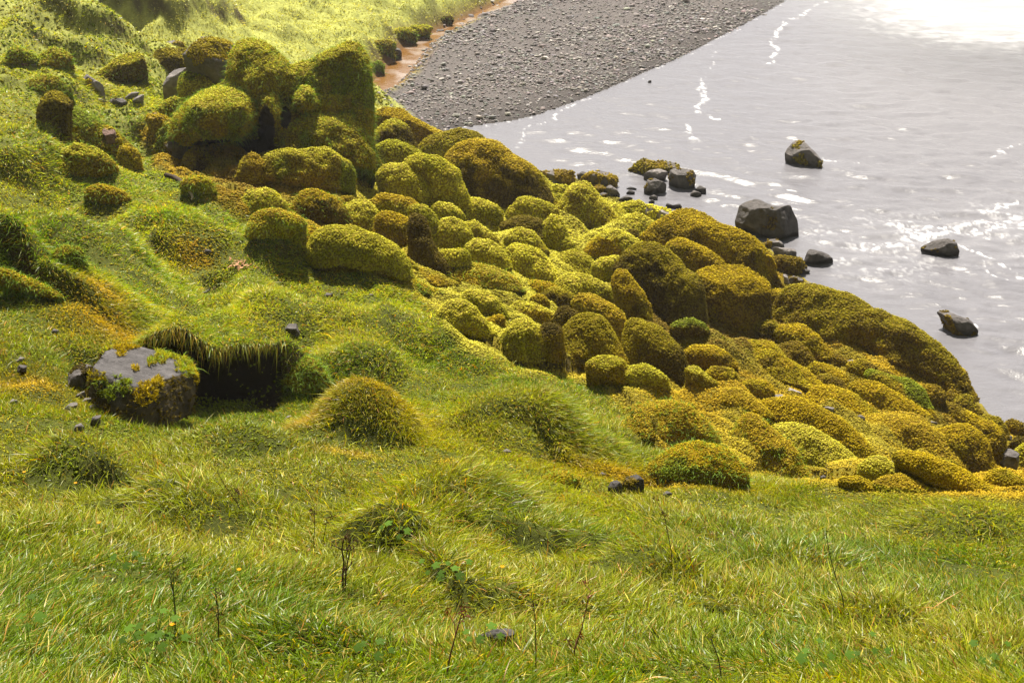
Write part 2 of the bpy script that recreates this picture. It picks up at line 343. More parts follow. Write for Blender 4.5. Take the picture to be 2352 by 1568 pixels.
# unseen slope added to block sky light behind and beside the viewpoint, dark green
az = np.radians(np.linspace(44.5, 315.5, 90)); rr_ = np.array([3.0, 6, 10, 16, 26, 40, 60, 85]); Rr, Az = np.meshgrid(rr_, az, indexing='ij')
HX = Rr*np.sin(Az); HY = Rr*np.cos(Az); bk_ = .5-.5*np.cos(Az); lw = sstep(200, 300, np.degrees(Az))
HZ = 9.4-1.2*(HX > 0)*sstep(0, 8, HX)+(Rr-3)*(.15+1.15*sstep(.35, .95, bk_)+.25*lw)*np.where(Rr > 5, 1, .6)-7*(1-sstep(.2, .75, bk_))*sstep(3, 12, Rr)*(HX > 0)
HZ += 2.2*fbm(HX*.12, HY*.12, s=401, o=4)*sstep(4, 20, Rr); I_ = np.arange(HX.size).reshape(HX.shape)
hf = np.stack([I_[:-1, :-1], I_[:-1, 1:], I_[1:, 1:], I_[1:, :-1]], -1).reshape(-1, 4)[:, ::-1]; n_ = fbm(HX.ravel()*.3, HY.ravel()*.3, s=402, o=4)[:, None]
hs_ = mesh_np('sky_blocking_slope', np.stack([HX.ravel(), HY.ravel(), HZ.ravel()], -1), [hf], np.array([.06, .075, .015])*(1+.5*n_), M_SOIL, smooth=True); tag(hs_, kind='structure')
# ------------------------------------------------------------------ blades (grass, moss shoots)
def blades(P, D0, bend, L, Wd, side, col, tipcol=None, seg=3):
    """P roots, D0 start direction, bend vector (added as t^2), L length, Wd width; returns V, faces, cols"""
    n = len(P); ts = np.linspace(0, 1, seg+1); Vs = []; Cs = []
    if tipcol is None: tipcol = col
    for k, t in enumerate(ts):
        c = P+L[:, None]*(D0*t+bend*t*t)
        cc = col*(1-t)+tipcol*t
        if k < seg:
            w = (Wd*(1-.75*t**1.6)*.5)[:, None]*side
            Vs += [c-w, c+w]; Cs += [cc, cc]
        else: Vs.append(c); Cs.append(cc)
    V = np.stack(Vs, 1).reshape(-1, 3); C = np.stack(Cs, 1).reshape(-1, 3)
    m = 2*seg+1; b = (np.arange(n)*m)[:, None]; faces = []
    if seg > 1: faces.append(np.concatenate([b+np.array([2*k, 2*k+1, 2*k+3, 2*k+2]) for k in range(seg-1)]))
    faces.append(b+np.array([2*seg-2, 2*seg-1, 2*seg]))
    return V, faces, C
def rand_dir(n, r=None):
    v = rng.normal(size=(n, 3)); return nrm(v)
def puffs(P, N, rad, col, k=10, tip=1.25, spread=1.0, wide=.42):
    """moss cushions: k small shoots radiating from every point"""
    n = len(P)
    Pk = np.repeat(P, k, 0); Nk = np.repeat(N, k, 0); rk = np.repeat(rad, k); ck = np.repeat(col, k, 0)
    d = nrm(Nk*.75+rand_dir(n*k)*spread); L = rk*rng.uniform(.7, 1.35, n*k)
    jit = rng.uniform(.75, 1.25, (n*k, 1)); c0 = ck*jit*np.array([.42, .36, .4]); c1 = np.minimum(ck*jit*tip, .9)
    side = nrm(np.cross(d, rand_dir(n*k)))
    root = Pk+(rand_dir(n*k)*(rk*.35)[:, None])-Nk*(rk*.15)[:, None]
    return blades(root, d, np.zeros_like(d), L, rk*wide, side, c0, c1, seg=1)
def merge(parts):
    V = []; C = []; F = {}; o = 0
    for v, fs, c in parts:
        V.append(v); C.append(c)
        for f in fs: F.setdefault(f.shape[1], []).append(f+o)
        o += len(v)
    return np.concatenate(V), [np.concatenate(x) for x in F.values()], np.concatenate(C)

def grains(P, N, rad, col):
    """lumpy little moss heads, eight faced and irregular"""
    n = len(P); t1 = nrm(np.cross(N, rand_dir(n))); t2 = np.cross(N, t1)
    dirs = [(1, 0, .1), (0, 1, .1), (-1, 0, .1), (0, -1, .1), (.15, .1, .95), (0, 0, -.5)]
    Vs = []; 
    for a, b, c in dirs:
        j = rng.uniform(.65, 1.35, (n, 1)); Vs.append(P+rad[:, None]*j*(t1*a+t2*b+N*c+rng.normal(0, .16, (n, 3))))
    V = np.stack(Vs, 1).reshape(-1, 3); b0 = (np.arange(n)*6)[:, None]
    F = np.concatenate([b0+np.array(f) for f in ((0, 1, 4), (1, 2, 4), (2, 3, 4), (3, 0, 4), (1, 0, 5), (2, 1, 5), (3, 2, 5), (0, 3, 5))])
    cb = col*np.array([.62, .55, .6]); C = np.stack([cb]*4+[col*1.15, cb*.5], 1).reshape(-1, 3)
    return V, [F], C
# ------------------------------------------------------------------ moss palette (linear albedo)
PAL = dict(L=[(.66,.62,.06),(.54,.52,.04)], G=[(.24,.29,.014),(.34,.31,.014)], O=[(.50,.385,.008),(.38,.32,.010)], B=[(.23,.175,.010),(.32,.235,.010)],
 D=[(.13,.10,.008),(.19,.155,.010)], Y=[(.52,.40,.02),(.42,.37,.03)], Q=[(.34,.29,.010),(.36,.27,.010)], W=[(.52,.49,.035),(.40,.40,.02)])
ROCKC = np.array([.115, .103, .100])
def ico(level):
    import bmesh
    bm = bmesh.new(); bmesh.ops.create_icosphere(bm, subdivisions=level, radius=1)
    V = np.array([v.co[:] for v in bm.verts]); F = np.array([[v.index for v in f.verts] for f in bm.faces]); bm.free(); return V, F
ICO = {k: ico(k) for k in (3, 4, 5, 6)}
QUEUE = []
def boulder(name, label, typ, poly, **k):
    d = dict(D=.85, facet=0, group=None, cat='boulder', dz=.3, rough=.06, cap=None, moss=None, mossfrac=1.0, lump=.0, dist=None, dens=1.0, grass=0, own=None, pal2=None, tint=1.0, pull=True, smooth_out=None, comps=None, bare=())
    d.update(k, name=name, label=label, typ=typ, poly=poly, fn=build); QUEUE.append(d); return d
def locate(k):
    poly = np.array(k['poly'], float); A0 = 0; cx = cy = 0; group = k['group']
    if group and 'rounded' in group: poly = poly.mean(0)+(poly-poly.mean(0))*1.06
    if k['cat'] == 'hummock': poly = poly.mean(0)+(poly-poly.mean(0))*[1.15, .95]
    for i in range(len(poly)):
        a = poly[i-1]; b = poly[i]; c = a[0]*b[1]-b[0]*a[1]; A0 += c; cx += (a[0]+b[0])*c; cy += (a[1]+b[1])*c
    cx /= 3*A0; cy /= 3*A0
    yb = poly[:, 1].max(); xb = poly[poly[:, 1] > yb-.12*(yb-poly[:, 1].min()), 0].mean()
    tb, pb = hit(xb, yb-1, lambda X_, Y_: np.maximum(H(X_, Y_), 0))
    if k['dist']: tb = k['dist']
    sz = math.sqrt(abs(A0)/2/math.pi); R = sz*tb/FPX
    dirc = ray(cx, cy); tc_ = tb+k['D']*R*k['dz']; C = CAM+dirc*tc_
    return C, R, poly, cx, cy, tb, sz, tc_
def build(kw):
    name, label, typ, D, facet, group, cat, dz, rough, cap, moss, mossfrac, lump, dens, grass, own, pal2, tint, pull, smooth_out, comps, bare = [kw[q] for q in
        'name label typ D facet group cat dz rough cap moss mossfrac lump dens grass own pal2 tint pull smooth_out comps bare'.split()]
    C, R, poly, cx, cy, tb, sz, tc_ = kw['pos']
    dirc = ray(cx, cy); wax = nrm(-dirc); rax = nrm(np.cross(np.array([0, 0, 1.]), wax)); uax = np.cross(wax, rax)
    s = tc_/FPX*math.cos(math.atan(math.hypot(cx-1176, cy-784)/FPX))
    # polar outline
    th = np.radians(np.arange(0, 360, 2)); rr = np.zeros(180)
    for i in range(180):
        dx, dy = math.cos(th[i]), -math.sin(th[i]); best = 0
        for j in range(len(poly)):
            ax, ay = poly[j-1]-[cx, cy]; bx, by = poly[j]-[cx, cy]; ex, ey = bx-ax, by-ay
            den = dx*ey-dy*ex
            if abs(den) < 1e-9: continue
            t = (ax*ey-ay*ex)/den; u = (ax*dy-ay*dx)/den
            if t > best and -1e-6 <= u <= 1+1e-6: best = t
        rr[i] = max(best, 2)
    sg = smooth_out if smooth_out is not None else (1.2 if facet else 3.0)
    kk = np.arange(-12, 13); wk = np.exp(-.5*(kk/sg)**2); wk /= wk.sum()
    rr = sum(np.roll(rr, k)*w for k, w in zip(kk, wk))
    lev = 6 if sz > 45 else 5 if sz > 13 else 4 if sz > 6 else 3
    U, F = ICO[lev]
    rho = np.hypot(U[:, 0], U[:, 1]); ang = np.degrees(np.arctan2(U[:, 1], U[:, 0])) % 360
    rad = np.interp(ang, np.arange(0, 362, 2), np.append(rr, rr[0]))*s
    pr = rho**(.93 if not facet else .8)
    loc = np.stack([np.cos(np.radians(ang))*rad*pr, np.sin(np.radians(ang))*rad*pr, U[:, 2]*D*R], -1)
    sd_ = sum(ord(c)*(i+1) for i, c in enumerate(label)) % 9973
    r_ = np.random.default_rng(sd_)
    if comps: loc, F, U = relief(comps, poly, cx, cy, s, R); rho = np.ones(len(loc))*.3
    if facet:
        for k in range(facet):
            n = nrm(np.array([r_.normal(), r_.normal()*.9+.3, abs(r_.normal())*1.0+.35]))
            if k == 0: n = nrm(np.array([r_.normal()*.25, .95, .55]))
            if k == 1: n = nrm(np.array([r_.normal()*.5+.35, -.25, 1.0]))
            h = (loc@n).max()*r_.uniform(.62, .82); q = loc@n-h
            loc = loc-np.maximum(q, 0)[:, None]*n
    nl = nrm(loc/np.array([R, R, D*R])**2) if not comps else np.tile([0., 0, 1], (len(loc), 1))*sstep(-.3, .1, loc[:, 2:3])
    f0 = 1.4/R
    px_, py_, pz_ = (loc*f0+sd_*.37).T
    d = (1.5 if facet else 2.6)*rough*R*(fbm(px_*1.3, py_*1.3, pz_*1.3, s=5, o=3))+lump*R*np.abs(fbm(px_*1.6, py_*1.6, pz_*1.6, s=9, o=2))
    d = d+ (.028*min(R, 1)+.008)*fbm(px_*R*4.5, py_*R*4.5, pz_*R*4.5, s=3, o=3)*(1 if facet == 0 else .7)+(.05*R*fbm(px_*4, py_*4, pz_*4, s=19, o=3) if typ == 'R' else 0)
    if not facet: d = d+.07*min(R, 1.2)*np.maximum(fbm(px_*R*2.1, py_*R*2.1, pz_*R*2.1, s=17, o=2), -.3)
    damp = 1-.5*rho**6
    loc = loc+nl*(d*damp)[:, None]
    Wp = C+loc[:, :1]*rax+loc[:, 1:2]*uax+loc[:, 2:3]*wax
    if pull:                                        # the hidden back goes down into the ground
        k = sstep(.05, -.5, U[:, 2])*sstep(.2, -.5, (Wp[:, 2]-C[2])/R)
        zt = np.minimum(Wp[:, 2], H(Wp[:, 0], Wp[:, 1], False)-.15); Wp[:, 2] = Wp[:, 2]*(1-k)+zt*k
    isr = typ == 'R' or moss is not None
    if not isr:                                     # the moss runs out over the ground at the foot
        hg = np.maximum(Wp[:, 2]-H(Wp[:, 0], Wp[:, 1]), 0); fl_ = (.62 if not facet else .25)*np.random.default_rng(sd_).uniform(.45, 1.15)
        kf = fl_*np.exp(-hg/(.36*R))*sstep(-.6, .1, U[:, 2]); Wp[:, :2] += (Wp[:, :2]-C[:2])*kf[:, None]
    # normals
    fn = np.cross(Wp[F[:, 1]]-Wp[F[:, 0]], Wp[F[:, 2]]-Wp[F[:, 0]]); area = np.linalg.norm(fn, axis=1)/2; fnn = nrm(fn)
    vn = np.zeros_like(Wp); 
    for k in range(3): np.add.at(vn, F[:, k], fn)
    vn = nrm(vn)
    org = np.array([C[0], C[1], C[2]])
    def colour(Pw, Nw, t):
        q = Pw*(1.8)+sd_*.13; n1 = fbm(q[:, 0], q[:, 1], q[:, 2], s=13, o=3); n2 = fbm(q[:, 0]*3, q[:, 1]*3, q[:, 2]*3, s=23, o=2)
        a, b = np.array(PAL[t][0]), np.array(PAL[t][1]); w = sstep(-.25, .25, n1)[:, None]; c = a*(1-w)+b*w
        if pal2:
            w = sstep(.05, .3, fbm(q[:, 0]*.8, q[:, 1]*.8, q[:, 2]*.8, s=43, o=3))[:, None]; c = c*(1-w)+np.array(PAL[pal2][0])*w
        if cap:
            w = sstep(.30, .62, Nw[:, 2]*.7+.3*((Pw-C)@uax/R)*.6+.25*n1)[:, None]
            cc = np.array(PAL[cap][0])*(1-.3*sstep(-.2, .3, n2)[:, None]); c = c*(1-w)+cc*w
        return c*(1+.25*n2)[:, None]*tint
    isrock = typ == 'R' or moss is not None
    mt = typ if typ != 'R' else None
    if moss: mt = moss
    def mmask(Pw, Nw):
        if bare:  # ellipses of painted shade; moss thins out there
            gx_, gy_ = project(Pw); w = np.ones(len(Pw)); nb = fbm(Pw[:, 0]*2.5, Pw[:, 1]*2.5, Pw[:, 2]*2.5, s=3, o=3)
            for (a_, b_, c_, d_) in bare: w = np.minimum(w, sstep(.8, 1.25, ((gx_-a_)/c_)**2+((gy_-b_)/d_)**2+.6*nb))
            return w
        if not isrock: return np.ones(len(Pw))
        if not mt: return np.zeros(len(Pw))
        q = Pw*2.2/max(R, .3)*.6+sd_*.21
        return sstep(.5-.04, .5+.04, .5+.55*fbm(q[:, 0], q[:, 1], q[:, 2], s=33, o=3)+(mossfrac-.5)*.9)
    mk = mmask(Wp, vn)[:, None]
    cmoss = colour(Wp, vn, mt)*np.array([.40, .34, .4]) if mt else 0
    rc = ROCKC*tint*(1+.35*fbm(Wp[:, 0]*6, Wp[:, 1]*6, Wp[:, 2]*6, s=3, o=3))[:, None]
    if own is not None: rc = rc*np.array(own)
    if C[1] > 24 and sdist(np.array([C[0]]), np.array([C[1]]), LAND)[0] < .8: rc = rc*(.42+.58*sstep(.06, .2, Wp[:, 2]+.04*fbm(Wp[:, 0]*3, Wp[:, 1]*3, s=2)))[:, None]; cmoss = cmoss*.8 if mt else 0
    vc = cmoss*mk+rc*(1-mk) if isrock else (cmoss*mk+np.array([.018, .014, .008])*(1-mk) if bare else cmoss)  # outcrop's bare patches: near-black colour painted in for shade below the dome
    o = mesh_np(name, Wp-org, [F], vc, M_ROCK if isrock else M_MOSSBASE, smooth=not facet or not isrock)
    o.location = org
    tag(o, label, cat, group)
    if mt:
        fc = Wp[F].mean(1); Hc = H(fc[:, 0], fc[:, 1], False)
        vis = (fc[:, 2] > Hc-.06)*np.where(fnn@wax > -.15, 1, .12)
        pxm = tb/FPX                                   # metres per frame unit
        pr_ = np.clip(1.9*pxm*1.8*(1.0 if sz > 14 else .7), .012, .085)     # cushion radius
        wgt = area*vis; tot = wgt.sum(); n = int(tot/(pr_*pr_)*1.0*dens)
        if n > 10:
            n = min(n, 26000); fi = rng.choice(len(F), n, p=wgt/tot)
            u = rng.random((n, 2)); fl = u.sum(1) > 1; u[fl] = 1-u[fl]
            Q = Wp[F[fi, 0]]*(1-u.sum(1))[:, None]+Wp[F[fi, 1]]*u[:, :1]+Wp[F[fi, 2]]*u[:, 1:]
            Nn = nrm(vn[F[fi, 0]]+fnn[fi]); keep = rng.random(n) < mmask(Q, Nn); Q = Q[keep]; Nn = Nn[keep]
            if len(Q) > 5:
                cc = colour(Q, Nn, mt)*rng.uniform(.8, 1.2, (len(Q), 1))
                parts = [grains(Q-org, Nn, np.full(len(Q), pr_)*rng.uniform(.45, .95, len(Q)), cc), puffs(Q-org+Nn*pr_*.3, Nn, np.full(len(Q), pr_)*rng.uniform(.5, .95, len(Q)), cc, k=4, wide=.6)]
                if grass:
                    ng = int(len(Q)*grass); gi = rng.choice(len(Q), ng); up = np.array([0, 0, 1.])
                    dd = nrm(Nn[gi]*.6+up*.5+rand_dir(ng)*.5); Lg = rng.uniform(.06, .17, ng)*np.clip(tb/20, .6, 1.3)
                    gcol = np.array([.14, .22, .03])*rng.uniform(.6, 1.5, (ng, 1))
                    parts.append(blades(Q[gi]-org, dd, -up*.6+rand_dir(ng)*.2, Lg, np.full(ng, max(.006, pxm*1.0)), nrm(np.cross(dd, rand_dir(ng))), gcol, gcol*1.5, seg=2))
                V, Fs, Cc = merge(parts)
                mo = mesh_np('moss', V, Fs, Cc, M_MOSS, parent=o)
    return o
OFF = {(i, j): (588*i, 392*j) for i in range(4) for j in range(4)}
def relief(comps, poly, cx, cy, s, R):
    """one mass out of several swelling parts: a relief over the outline with a body behind it.
    comps: (centre x, centre y, half width, half height, swell in m, offset in m, power)"""
    st = max(1.4, R/s/75); x0, y0 = poly.min(0)-2; x1, y1 = poly.max(0)+2
    xs = np.arange(x0, x1, st); ys = np.arange(y0, y1, st); X, Y = np.meshgrid(xs, ys); sh = X.shape; X = X.ravel(); Y = Y.ravel()
    wx = X+5*fbm(X/22, Y/22, s=7, o=2); wy = Y+5*fbm(X/22+9, Y/22, s=8, o=2)
    e = sdist(wx, wy, [tuple(p) for p in poly])*s; edge = np.sqrt(np.clip(1-(1-np.clip(e/(.45*R), 0, 1))**2, 0, 1))
    z = np.zeros(len(X)); kk = 13.0; acc = np.exp(kk*(edge*.2*R-.15))
    for (a, b, rx, ry, sw, off, pw) in comps:
        q = np.clip(1-(np.abs((wx-a)/rx)**pw+np.abs((wy-b)/ry)**pw), 0, 1); h = (sw*np.sqrt(q)+off)*sstep(0, .06, q)
        acc = acc+np.where(q > 0, np.exp(kk*h*np.minimum(edge*1.5, 1))-1, 0)
    z = np.log(acc)/kk+.13*fbm(X*s*1.6, Y*s*1.6, s=77, o=3)*np.minimum(edge*1.5, 1)
    I = np.arange(len(X)).reshape(sh); ok = (sdist(X, Y, [tuple(p) for p in poly]) > 0).reshape(sh)
    q = ok[:-1, :-1] & ok[:-1, 1:] & ok[1:, 1:] & ok[1:, :-1]
    A = I[:-1, :-1][q]; Bq = I[:-1, 1:][q]; Cq = I[1:, 1:][q]; Dq = I[1:, :-1][q]
    front = np.concatenate([np.stack([A, Dq, Cq], 1), np.stack([A, Cq, Bq], 1)])
    lx = (X-cx)*s; ly = (cy-Y)*s; n = len(X)
    V = np.concatenate([np.stack([lx, ly, z], 1), np.stack([lx*.97, ly*.97, -edge*.55*R-.02], 1)])
    back = front[:, ::-1]+n; edges = {}
    E = np.concatenate([front[:, [0, 1]], front[:, [1, 2]], front[:, [2, 0]]]); key = E[:, 0]*10**7+E[:, 1]; rev = E[:, 1]*10**7+E[:, 0]
    bd = E[~np.isin(key, rev)]; side = np.concatenate([np.stack([bd[:, 1], bd[:, 0], bd[:, 0]+n], 1), np.stack([bd[:, 1], bd[:, 0]+n, bd[:, 1]+n], 1)])
    F = np.concatenate([front, back, side]); used = np.unique(F); rm = np.zeros(2*n, int); rm[used] = np.arange(len(used))
    V = V[used]; U = np.zeros_like(V); U[:, 2] = np.where(used >= n, -1, 1); return V, rm[F], U
def P(i, j, *xy):
    o = OFF[(i, j)]; return [(xy[k]/4+o[0], xy[k+1]/4+o[1]) for k in range(0, len(xy), 2)]
def Fp(*xy): return [(xy[k], xy[k+1]) for k in range(0, len(xy), 2)]
# ------------------------------------------------------------------ boulders and rocks
B = boulder; MB = 'mossy_boulder'; RK = 'rock'
g1, g2, g3, g4 = 'mossy boulders of the big outcrop', 'rounded moss covered boulders running down to the river', 'wet rocks standing in the river', 'small bare stones in the grass'
def K(n, label, typ, poly, **k):
    k.setdefault('cat', {'rock': 'rock', 'stone': 'stone', 'moss_hummock': 'hummock', 'mossy_boulder': 'boulder', 'grassy_mound': 'mound', 'rock_slab': 'rock'}.get(n, 'boulder'))
    return B(n, label, typ, poly, **k)
# big outcrop, upper left
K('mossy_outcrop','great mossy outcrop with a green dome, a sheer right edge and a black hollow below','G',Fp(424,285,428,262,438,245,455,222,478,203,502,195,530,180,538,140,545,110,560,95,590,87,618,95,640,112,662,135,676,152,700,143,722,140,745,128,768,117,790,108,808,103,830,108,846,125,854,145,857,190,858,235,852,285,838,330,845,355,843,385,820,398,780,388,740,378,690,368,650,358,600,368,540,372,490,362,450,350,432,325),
 bare=[(505,343,75,24),(612,300,20,50),(655,272,14,26),(585,345,50,26)],comps=[(512,256,88,60,1.5,.25,2.4),(600,175,75,92,.75,.15,2.2),(655,290,40,60,.35,.25,2),(622,250,26,40,.75,.35,3),(790,200,80,105,.38,.12,2.4),(815,300,42,110,.45,.18,2.4),(700,232,28,30,.65,.38,2.2),(690,200,60,60,.3,.1,2),(740,320,95,60,.75,.35,2.2),(800,350,46,50,.65,.45,2.2),(690,340,50,34,.6,.35,2.2),(750,262,60,40,.35,.30,2.2),(650,180,40,60,.4,.3,2),(560,330,60,50,.3,-.1,2),(640,335,45,40,.3,.1,2)],  # bare ellipses paint deep shade under the dome and between columns as colour
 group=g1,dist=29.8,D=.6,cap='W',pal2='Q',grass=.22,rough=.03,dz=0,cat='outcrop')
K(RK,'narrow bare grey rock strip wedged in the moss on top of the outcrop','R',P(1,0,235,505,320,555,350,620,430,685,412,750,360,745,335,640,290,580),group=g1,dist=30.3,D=.7,facet=4)
K('leaning_rock','leaning angular rock with golden moss on its tilted top at the peak of the outcrop','R',P(0,0,1685,500,1780,395,1900,325,1990,312,2090,318,2180,420,2205,560,2190,660,2150,750,2000,765,1870,690,1740,560),moss='O',mossfrac=.45,facet=5,group=g1,dist=32.5,D=.7,tint=.9,cat='rock')
K(MB,'square dark mossy block standing left of the leaning rock','D',P(0,0,1372,690,1398,560,1428,448,1560,438,1742,450,1790,560,1850,660,1810,730,1600,750,1400,735),facet=4,cap='Q',group=g1,D=.6,smooth_out=.8)
K(MB,'low long dark mossy boulder left of the square block','D',P(0,0,850,730,900,680,1000,600,1050,555,1200,488,1300,478,1335,560,1340,690,1250,745,1000,760),cap='W',group=g1,D=.7,facet=3,grass=.2)
K(RK,'smooth upright grey rock leaning on a green cushion left of the outcrop','R',P(0,0,1495,780,1530,710,1610,640,1740,632,1720,700,1670,760,1650,860,1590,905,1520,930,1490,860),moss='O',mossfrac=.18,facet=4,group=g1,dist=33.5,D=.5,tint=1.35)
K(MB,'bright green rounded cushion beside the upright grey rock','W',P(0,0,1640,800,1670,690,1780,635,1890,655,1985,740,1970,850,1850,930,1780,1020,1690,1010,1650,920),cap='G',group=g1,dist=32.8,D=.8,grass=.15,pal2='G')
K(MB,'small tufted green hummock at the foot of the upright grey rock','G',P(0,0,1430,1060,1450,990,1520,930,1620,890,1680,960,1690,1060,1620,1110,1500,1110),cap='W',group=g1,grass=.4)
K(MB,'orange mossed boulder with a grey patch left of the dark dome','R',P(0,0,1345,1080,1370,1040,1430,1028,1510,1060,1600,1125,1665,1215,1620,1245,1480,1262,1370,1235),moss='O',mossfrac=.72,facet=3,group=g1)
K('rock_slab','thin grey slab over a black gap below the dark dome','R',P(0,0,1510,1300,1640,1290,1770,1345,1760,1420,1700,1450,1600,1400,1530,1350),moss='D',mossfrac=.4,facet=4,group=g1,D=.6)
K(MB,'brown mossy lump sitting just below the thin grey slab','D',P(0,0,1695,1500,1740,1390,1800,1355,1880,1370,1930,1450,2040,1540,1950,1600,1730,1600),pal2='Q',cap='Q',group=g1)
K(MB,'row of soft green bumps under the black hollow of the outcrop','Q',P(1,0,-150,1600,-120,1450,-20,1400,60,1470,100,1550,90,1640,-20,1680),group=g1,pal2='W',rough=.12)
K(MB,'wide knobbly olive mossy boulder at the foot of the outcrop','Q',P(1,0,90,1500,130,1400,260,1365,420,1390,560,1370,660,1360,740,1430,820,1500,870,1580,840,1680,740,1750,560,1740,420,1700,250,1650,120,1600),group=g1,cap='W',pal2='G',rough=.11,lump=.1,D=.7)
# left group
K(MB,'brown mossy rock like a raised head on the left slope','D',P(0,0,355,1050,370,980,400,910,470,855,540,828,610,860,645,920,668,975,620,1060,580,1240,500,1200,410,1110),cap='Q',facet=2,D=.8)
K(MB,'long olive mossy back stretching down behind the raised brown head rock','Q',P(0,0,480,1180,510,1060,590,990,720,995,870,1085,950,1150,1050,1240,1110,1340,1090,1420,980,1450,850,1370,680,1320,560,1260),cap='G',grass=.3,D=.8)
K(MB,'rusty boulder with a grey face at the end of the olive mossy back','R',P(0,0,930,1150,1000,1140,1060,1190,1110,1290,1105,1400,1060,1475,980,1450,935,1380,960,1250),moss='O',mossfrac=.5,facet=3,own=(1.1,.75,.62))
K(MB,'low lumpy olive hummock below the rusty boulder','Q',P(0,0,590,1500,610,1380,720,1325,850,1350,950,1420,1040,1540,960,1610,800,1640,660,1590),cap='W',rough=.1,grass=.2)
K(MB,'small ochre lump right of the rusty boulder','O',P(0,0,1090,1450,1120,1340,1210,1325,1290,1430,1285,1530,1160,1570),pal2='Q')
K('rock_slab','narrow tilted slab with a pale top edge on the left meadow','R',P(0,0,735,690,800,665,880,740,972,800,965,855,880,835,800,835,765,760),facet=4,moss='O',mossfrac=.35,D=.5,tint=1.2)
K('rock','pale pointed stone of the cluster in the hollow left of the outcrop','R',P(0,0,1130,905,1210,848,1285,848,1260,895,1180,918),facet=4,tint=1.4,group=g4)
K('rock','tilted pale stone at the right of the cluster in the hollow','R',P(0,0,1190,948,1240,900,1300,868,1332,880,1315,918,1240,955),facet=4,tint=1.2,group=g4)
K('rock','small pale stone at the left of the cluster in the hollow','R',P(0,0,888,905,930,902,965,940,925,948),facet=3,tint=1.4,group=g4)
K('rock','dark flat mossy stone in the middle of the cluster in the hollow','R',P(0,0,960,945,1030,905,1130,902,1190,950,1120,968,1030,968),facet=3,tint=.7,moss='D',mossfrac=.4,group=g4)
K('stone','reddish brown stone at the far left edge of the meadow','R',P(0,0,158,580,200,568,270,580,275,618,165,612),facet=3,own=(1,.6,.5),group=g4)
K('stone','grey stone touching the reddish brown stone on the far left','R',P(0,0,268,588,330,582,345,635,290,625),facet=3,tint=1.2,group=g4)
K('moss_hummock','round tufted hummock directly above the raised brown head rock','G',P(0,0,340,830,365,730,430,690,540,725,640,850,560,900,420,900),cap='Q',grass=.6)
K('moss_hummock','dark green tufted hummock at the top left near the reddish stone','G',P(0,0,80,570,110,455,180,425,255,495,285,575,180,605),cap='W',grass=.6)
K('moss_hummock','grassy hummock with ochre crest right of the dark tufted one','Q',P(0,0,370,600,430,490,510,432,590,480,655,545,600,620,450,630),cap='W',grass=.6)
K('stone','small mossy stone on the far bank behind the square block','R',P(0,0,1490,410,1520,385,1600,372,1680,395,1695,440,1580,440),moss='O',mossfrac=.5,facet=3)
# centre left
K(MB,'pointed mossy boulder with a facet facing left behind the rounded dark one','Q',P(1,0,1085,1120,1120,1035,1200,1000,1350,1008,1420,1080,1560,1160,1635,1235,1560,1340,1450,1380,1300,1300,1150,1200),facet=4,cap='O',group=g2,smooth_out=.8)
K(MB,'rounded dark mossy boulder with a lit crest right of the outcrop','D',P(1,0,1045,1340,1110,1215,1200,1128,1290,1105,1370,1160,1425,1260,1450,1370,1380,1400,1200,1400,1070,1390),cap='W',group=g2)
K(MB,'low wide lime cushion in front of the rounded dark boulder','W',P(1,0,1030,1440,1120,1350,1210,1295,1320,1310,1420,1360,1520,1420,1480,1480,1300,1490,1120,1510),group=g2,rough=.1)
K(MB,'broad flat topped green boulder behind the biggest dome','W',P(1,0,1530,1360,1600,1260,1740,1218,1880,1198,2000,1225,2110,1290,2080,1380,1900,1460,1740,1500,1590,1450),cap='Q',group=g2)
K(MB,'biggest smooth dome boulder with yellow crown against the river','Q',Fp(1026,372,1038,350,1060,334,1100,322,1142,333,1178,362,1212,385,1228,402,1232,435,1218,462,1190,474,1120,470,1065,445,1045,405),cap='Y',group=g2,D=.85,pal2='D')
K(MB,'bright lime boulder left of the biggest dome','W',Fp(866,402,888,380,930,376,966,395,986,430,992,460,965,468,905,447,878,428),group=g2,cap='L',D=.9)
K(MB,'olive rounded boulder squeezed between lime boulder and biggest dome','W',Fp(922,374,958,357,1010,363,1048,393,1064,438,1062,466,1025,476,992,460,975,412,945,388),group=g2,pal2='Q',D=.8)
K(MB,'rust topped dark boulder standing alone left of the lime field','D',P(1,1,385,390,395,270,440,190,560,185,700,245,795,355,785,430,700,480,500,475,420,450),cap='O',group=g2,grass=.1)
K(MB,'lime cushion left of the rust topped boulder','W',P(1,1,-80,280,-40,190,90,165,180,205,255,310,200,380,50,395,-60,370),group=g2,cap='L',grass=.1)
K(MB,'wide lime hummock just below left of the rust topped boulder','W',P(1,1,-70,520,0,390,100,358,230,368,360,435,470,485,400,565,250,605,50,600),group=g2,cap='Y',grass=.2)
K(MB,'tiny rust coloured cushion right of the rust topped boulder','Q',P(1,1,765,270,800,240,880,238,935,275,900,305,800,305),group=g2)
K(MB,'plump lime boulder left of the arched dark hollow','W',P(1,1,795,430,830,320,930,275,1030,288,1110,370,1135,490,1090,560,950,550,820,490),group=g2,cap='L')
K(MB,'lime ridge arching over the dark hollow','W',P(1,1,1060,300,1150,212,1300,235,1400,265,1470,310,1490,400,1400,450,1250,400,1120,395),group=g2,cap='Y')
K(MB,'curved lime limb dropping down right of the dark hollow','W',P(1,1,1390,330,1550,318,1650,418,1682,540,1665,700,1625,680,1575,540,1500,440,1420,400),group=g2,D=.7)
K(MB,'dark brown mossy pillar in the shade under the curved lime limb','D',P(1,1,1405,470,1450,405,1540,415,1590,520,1605,650,1650,760,1765,885,1700,925,1530,905,1440,760,1415,600),group=g2,D=.7)
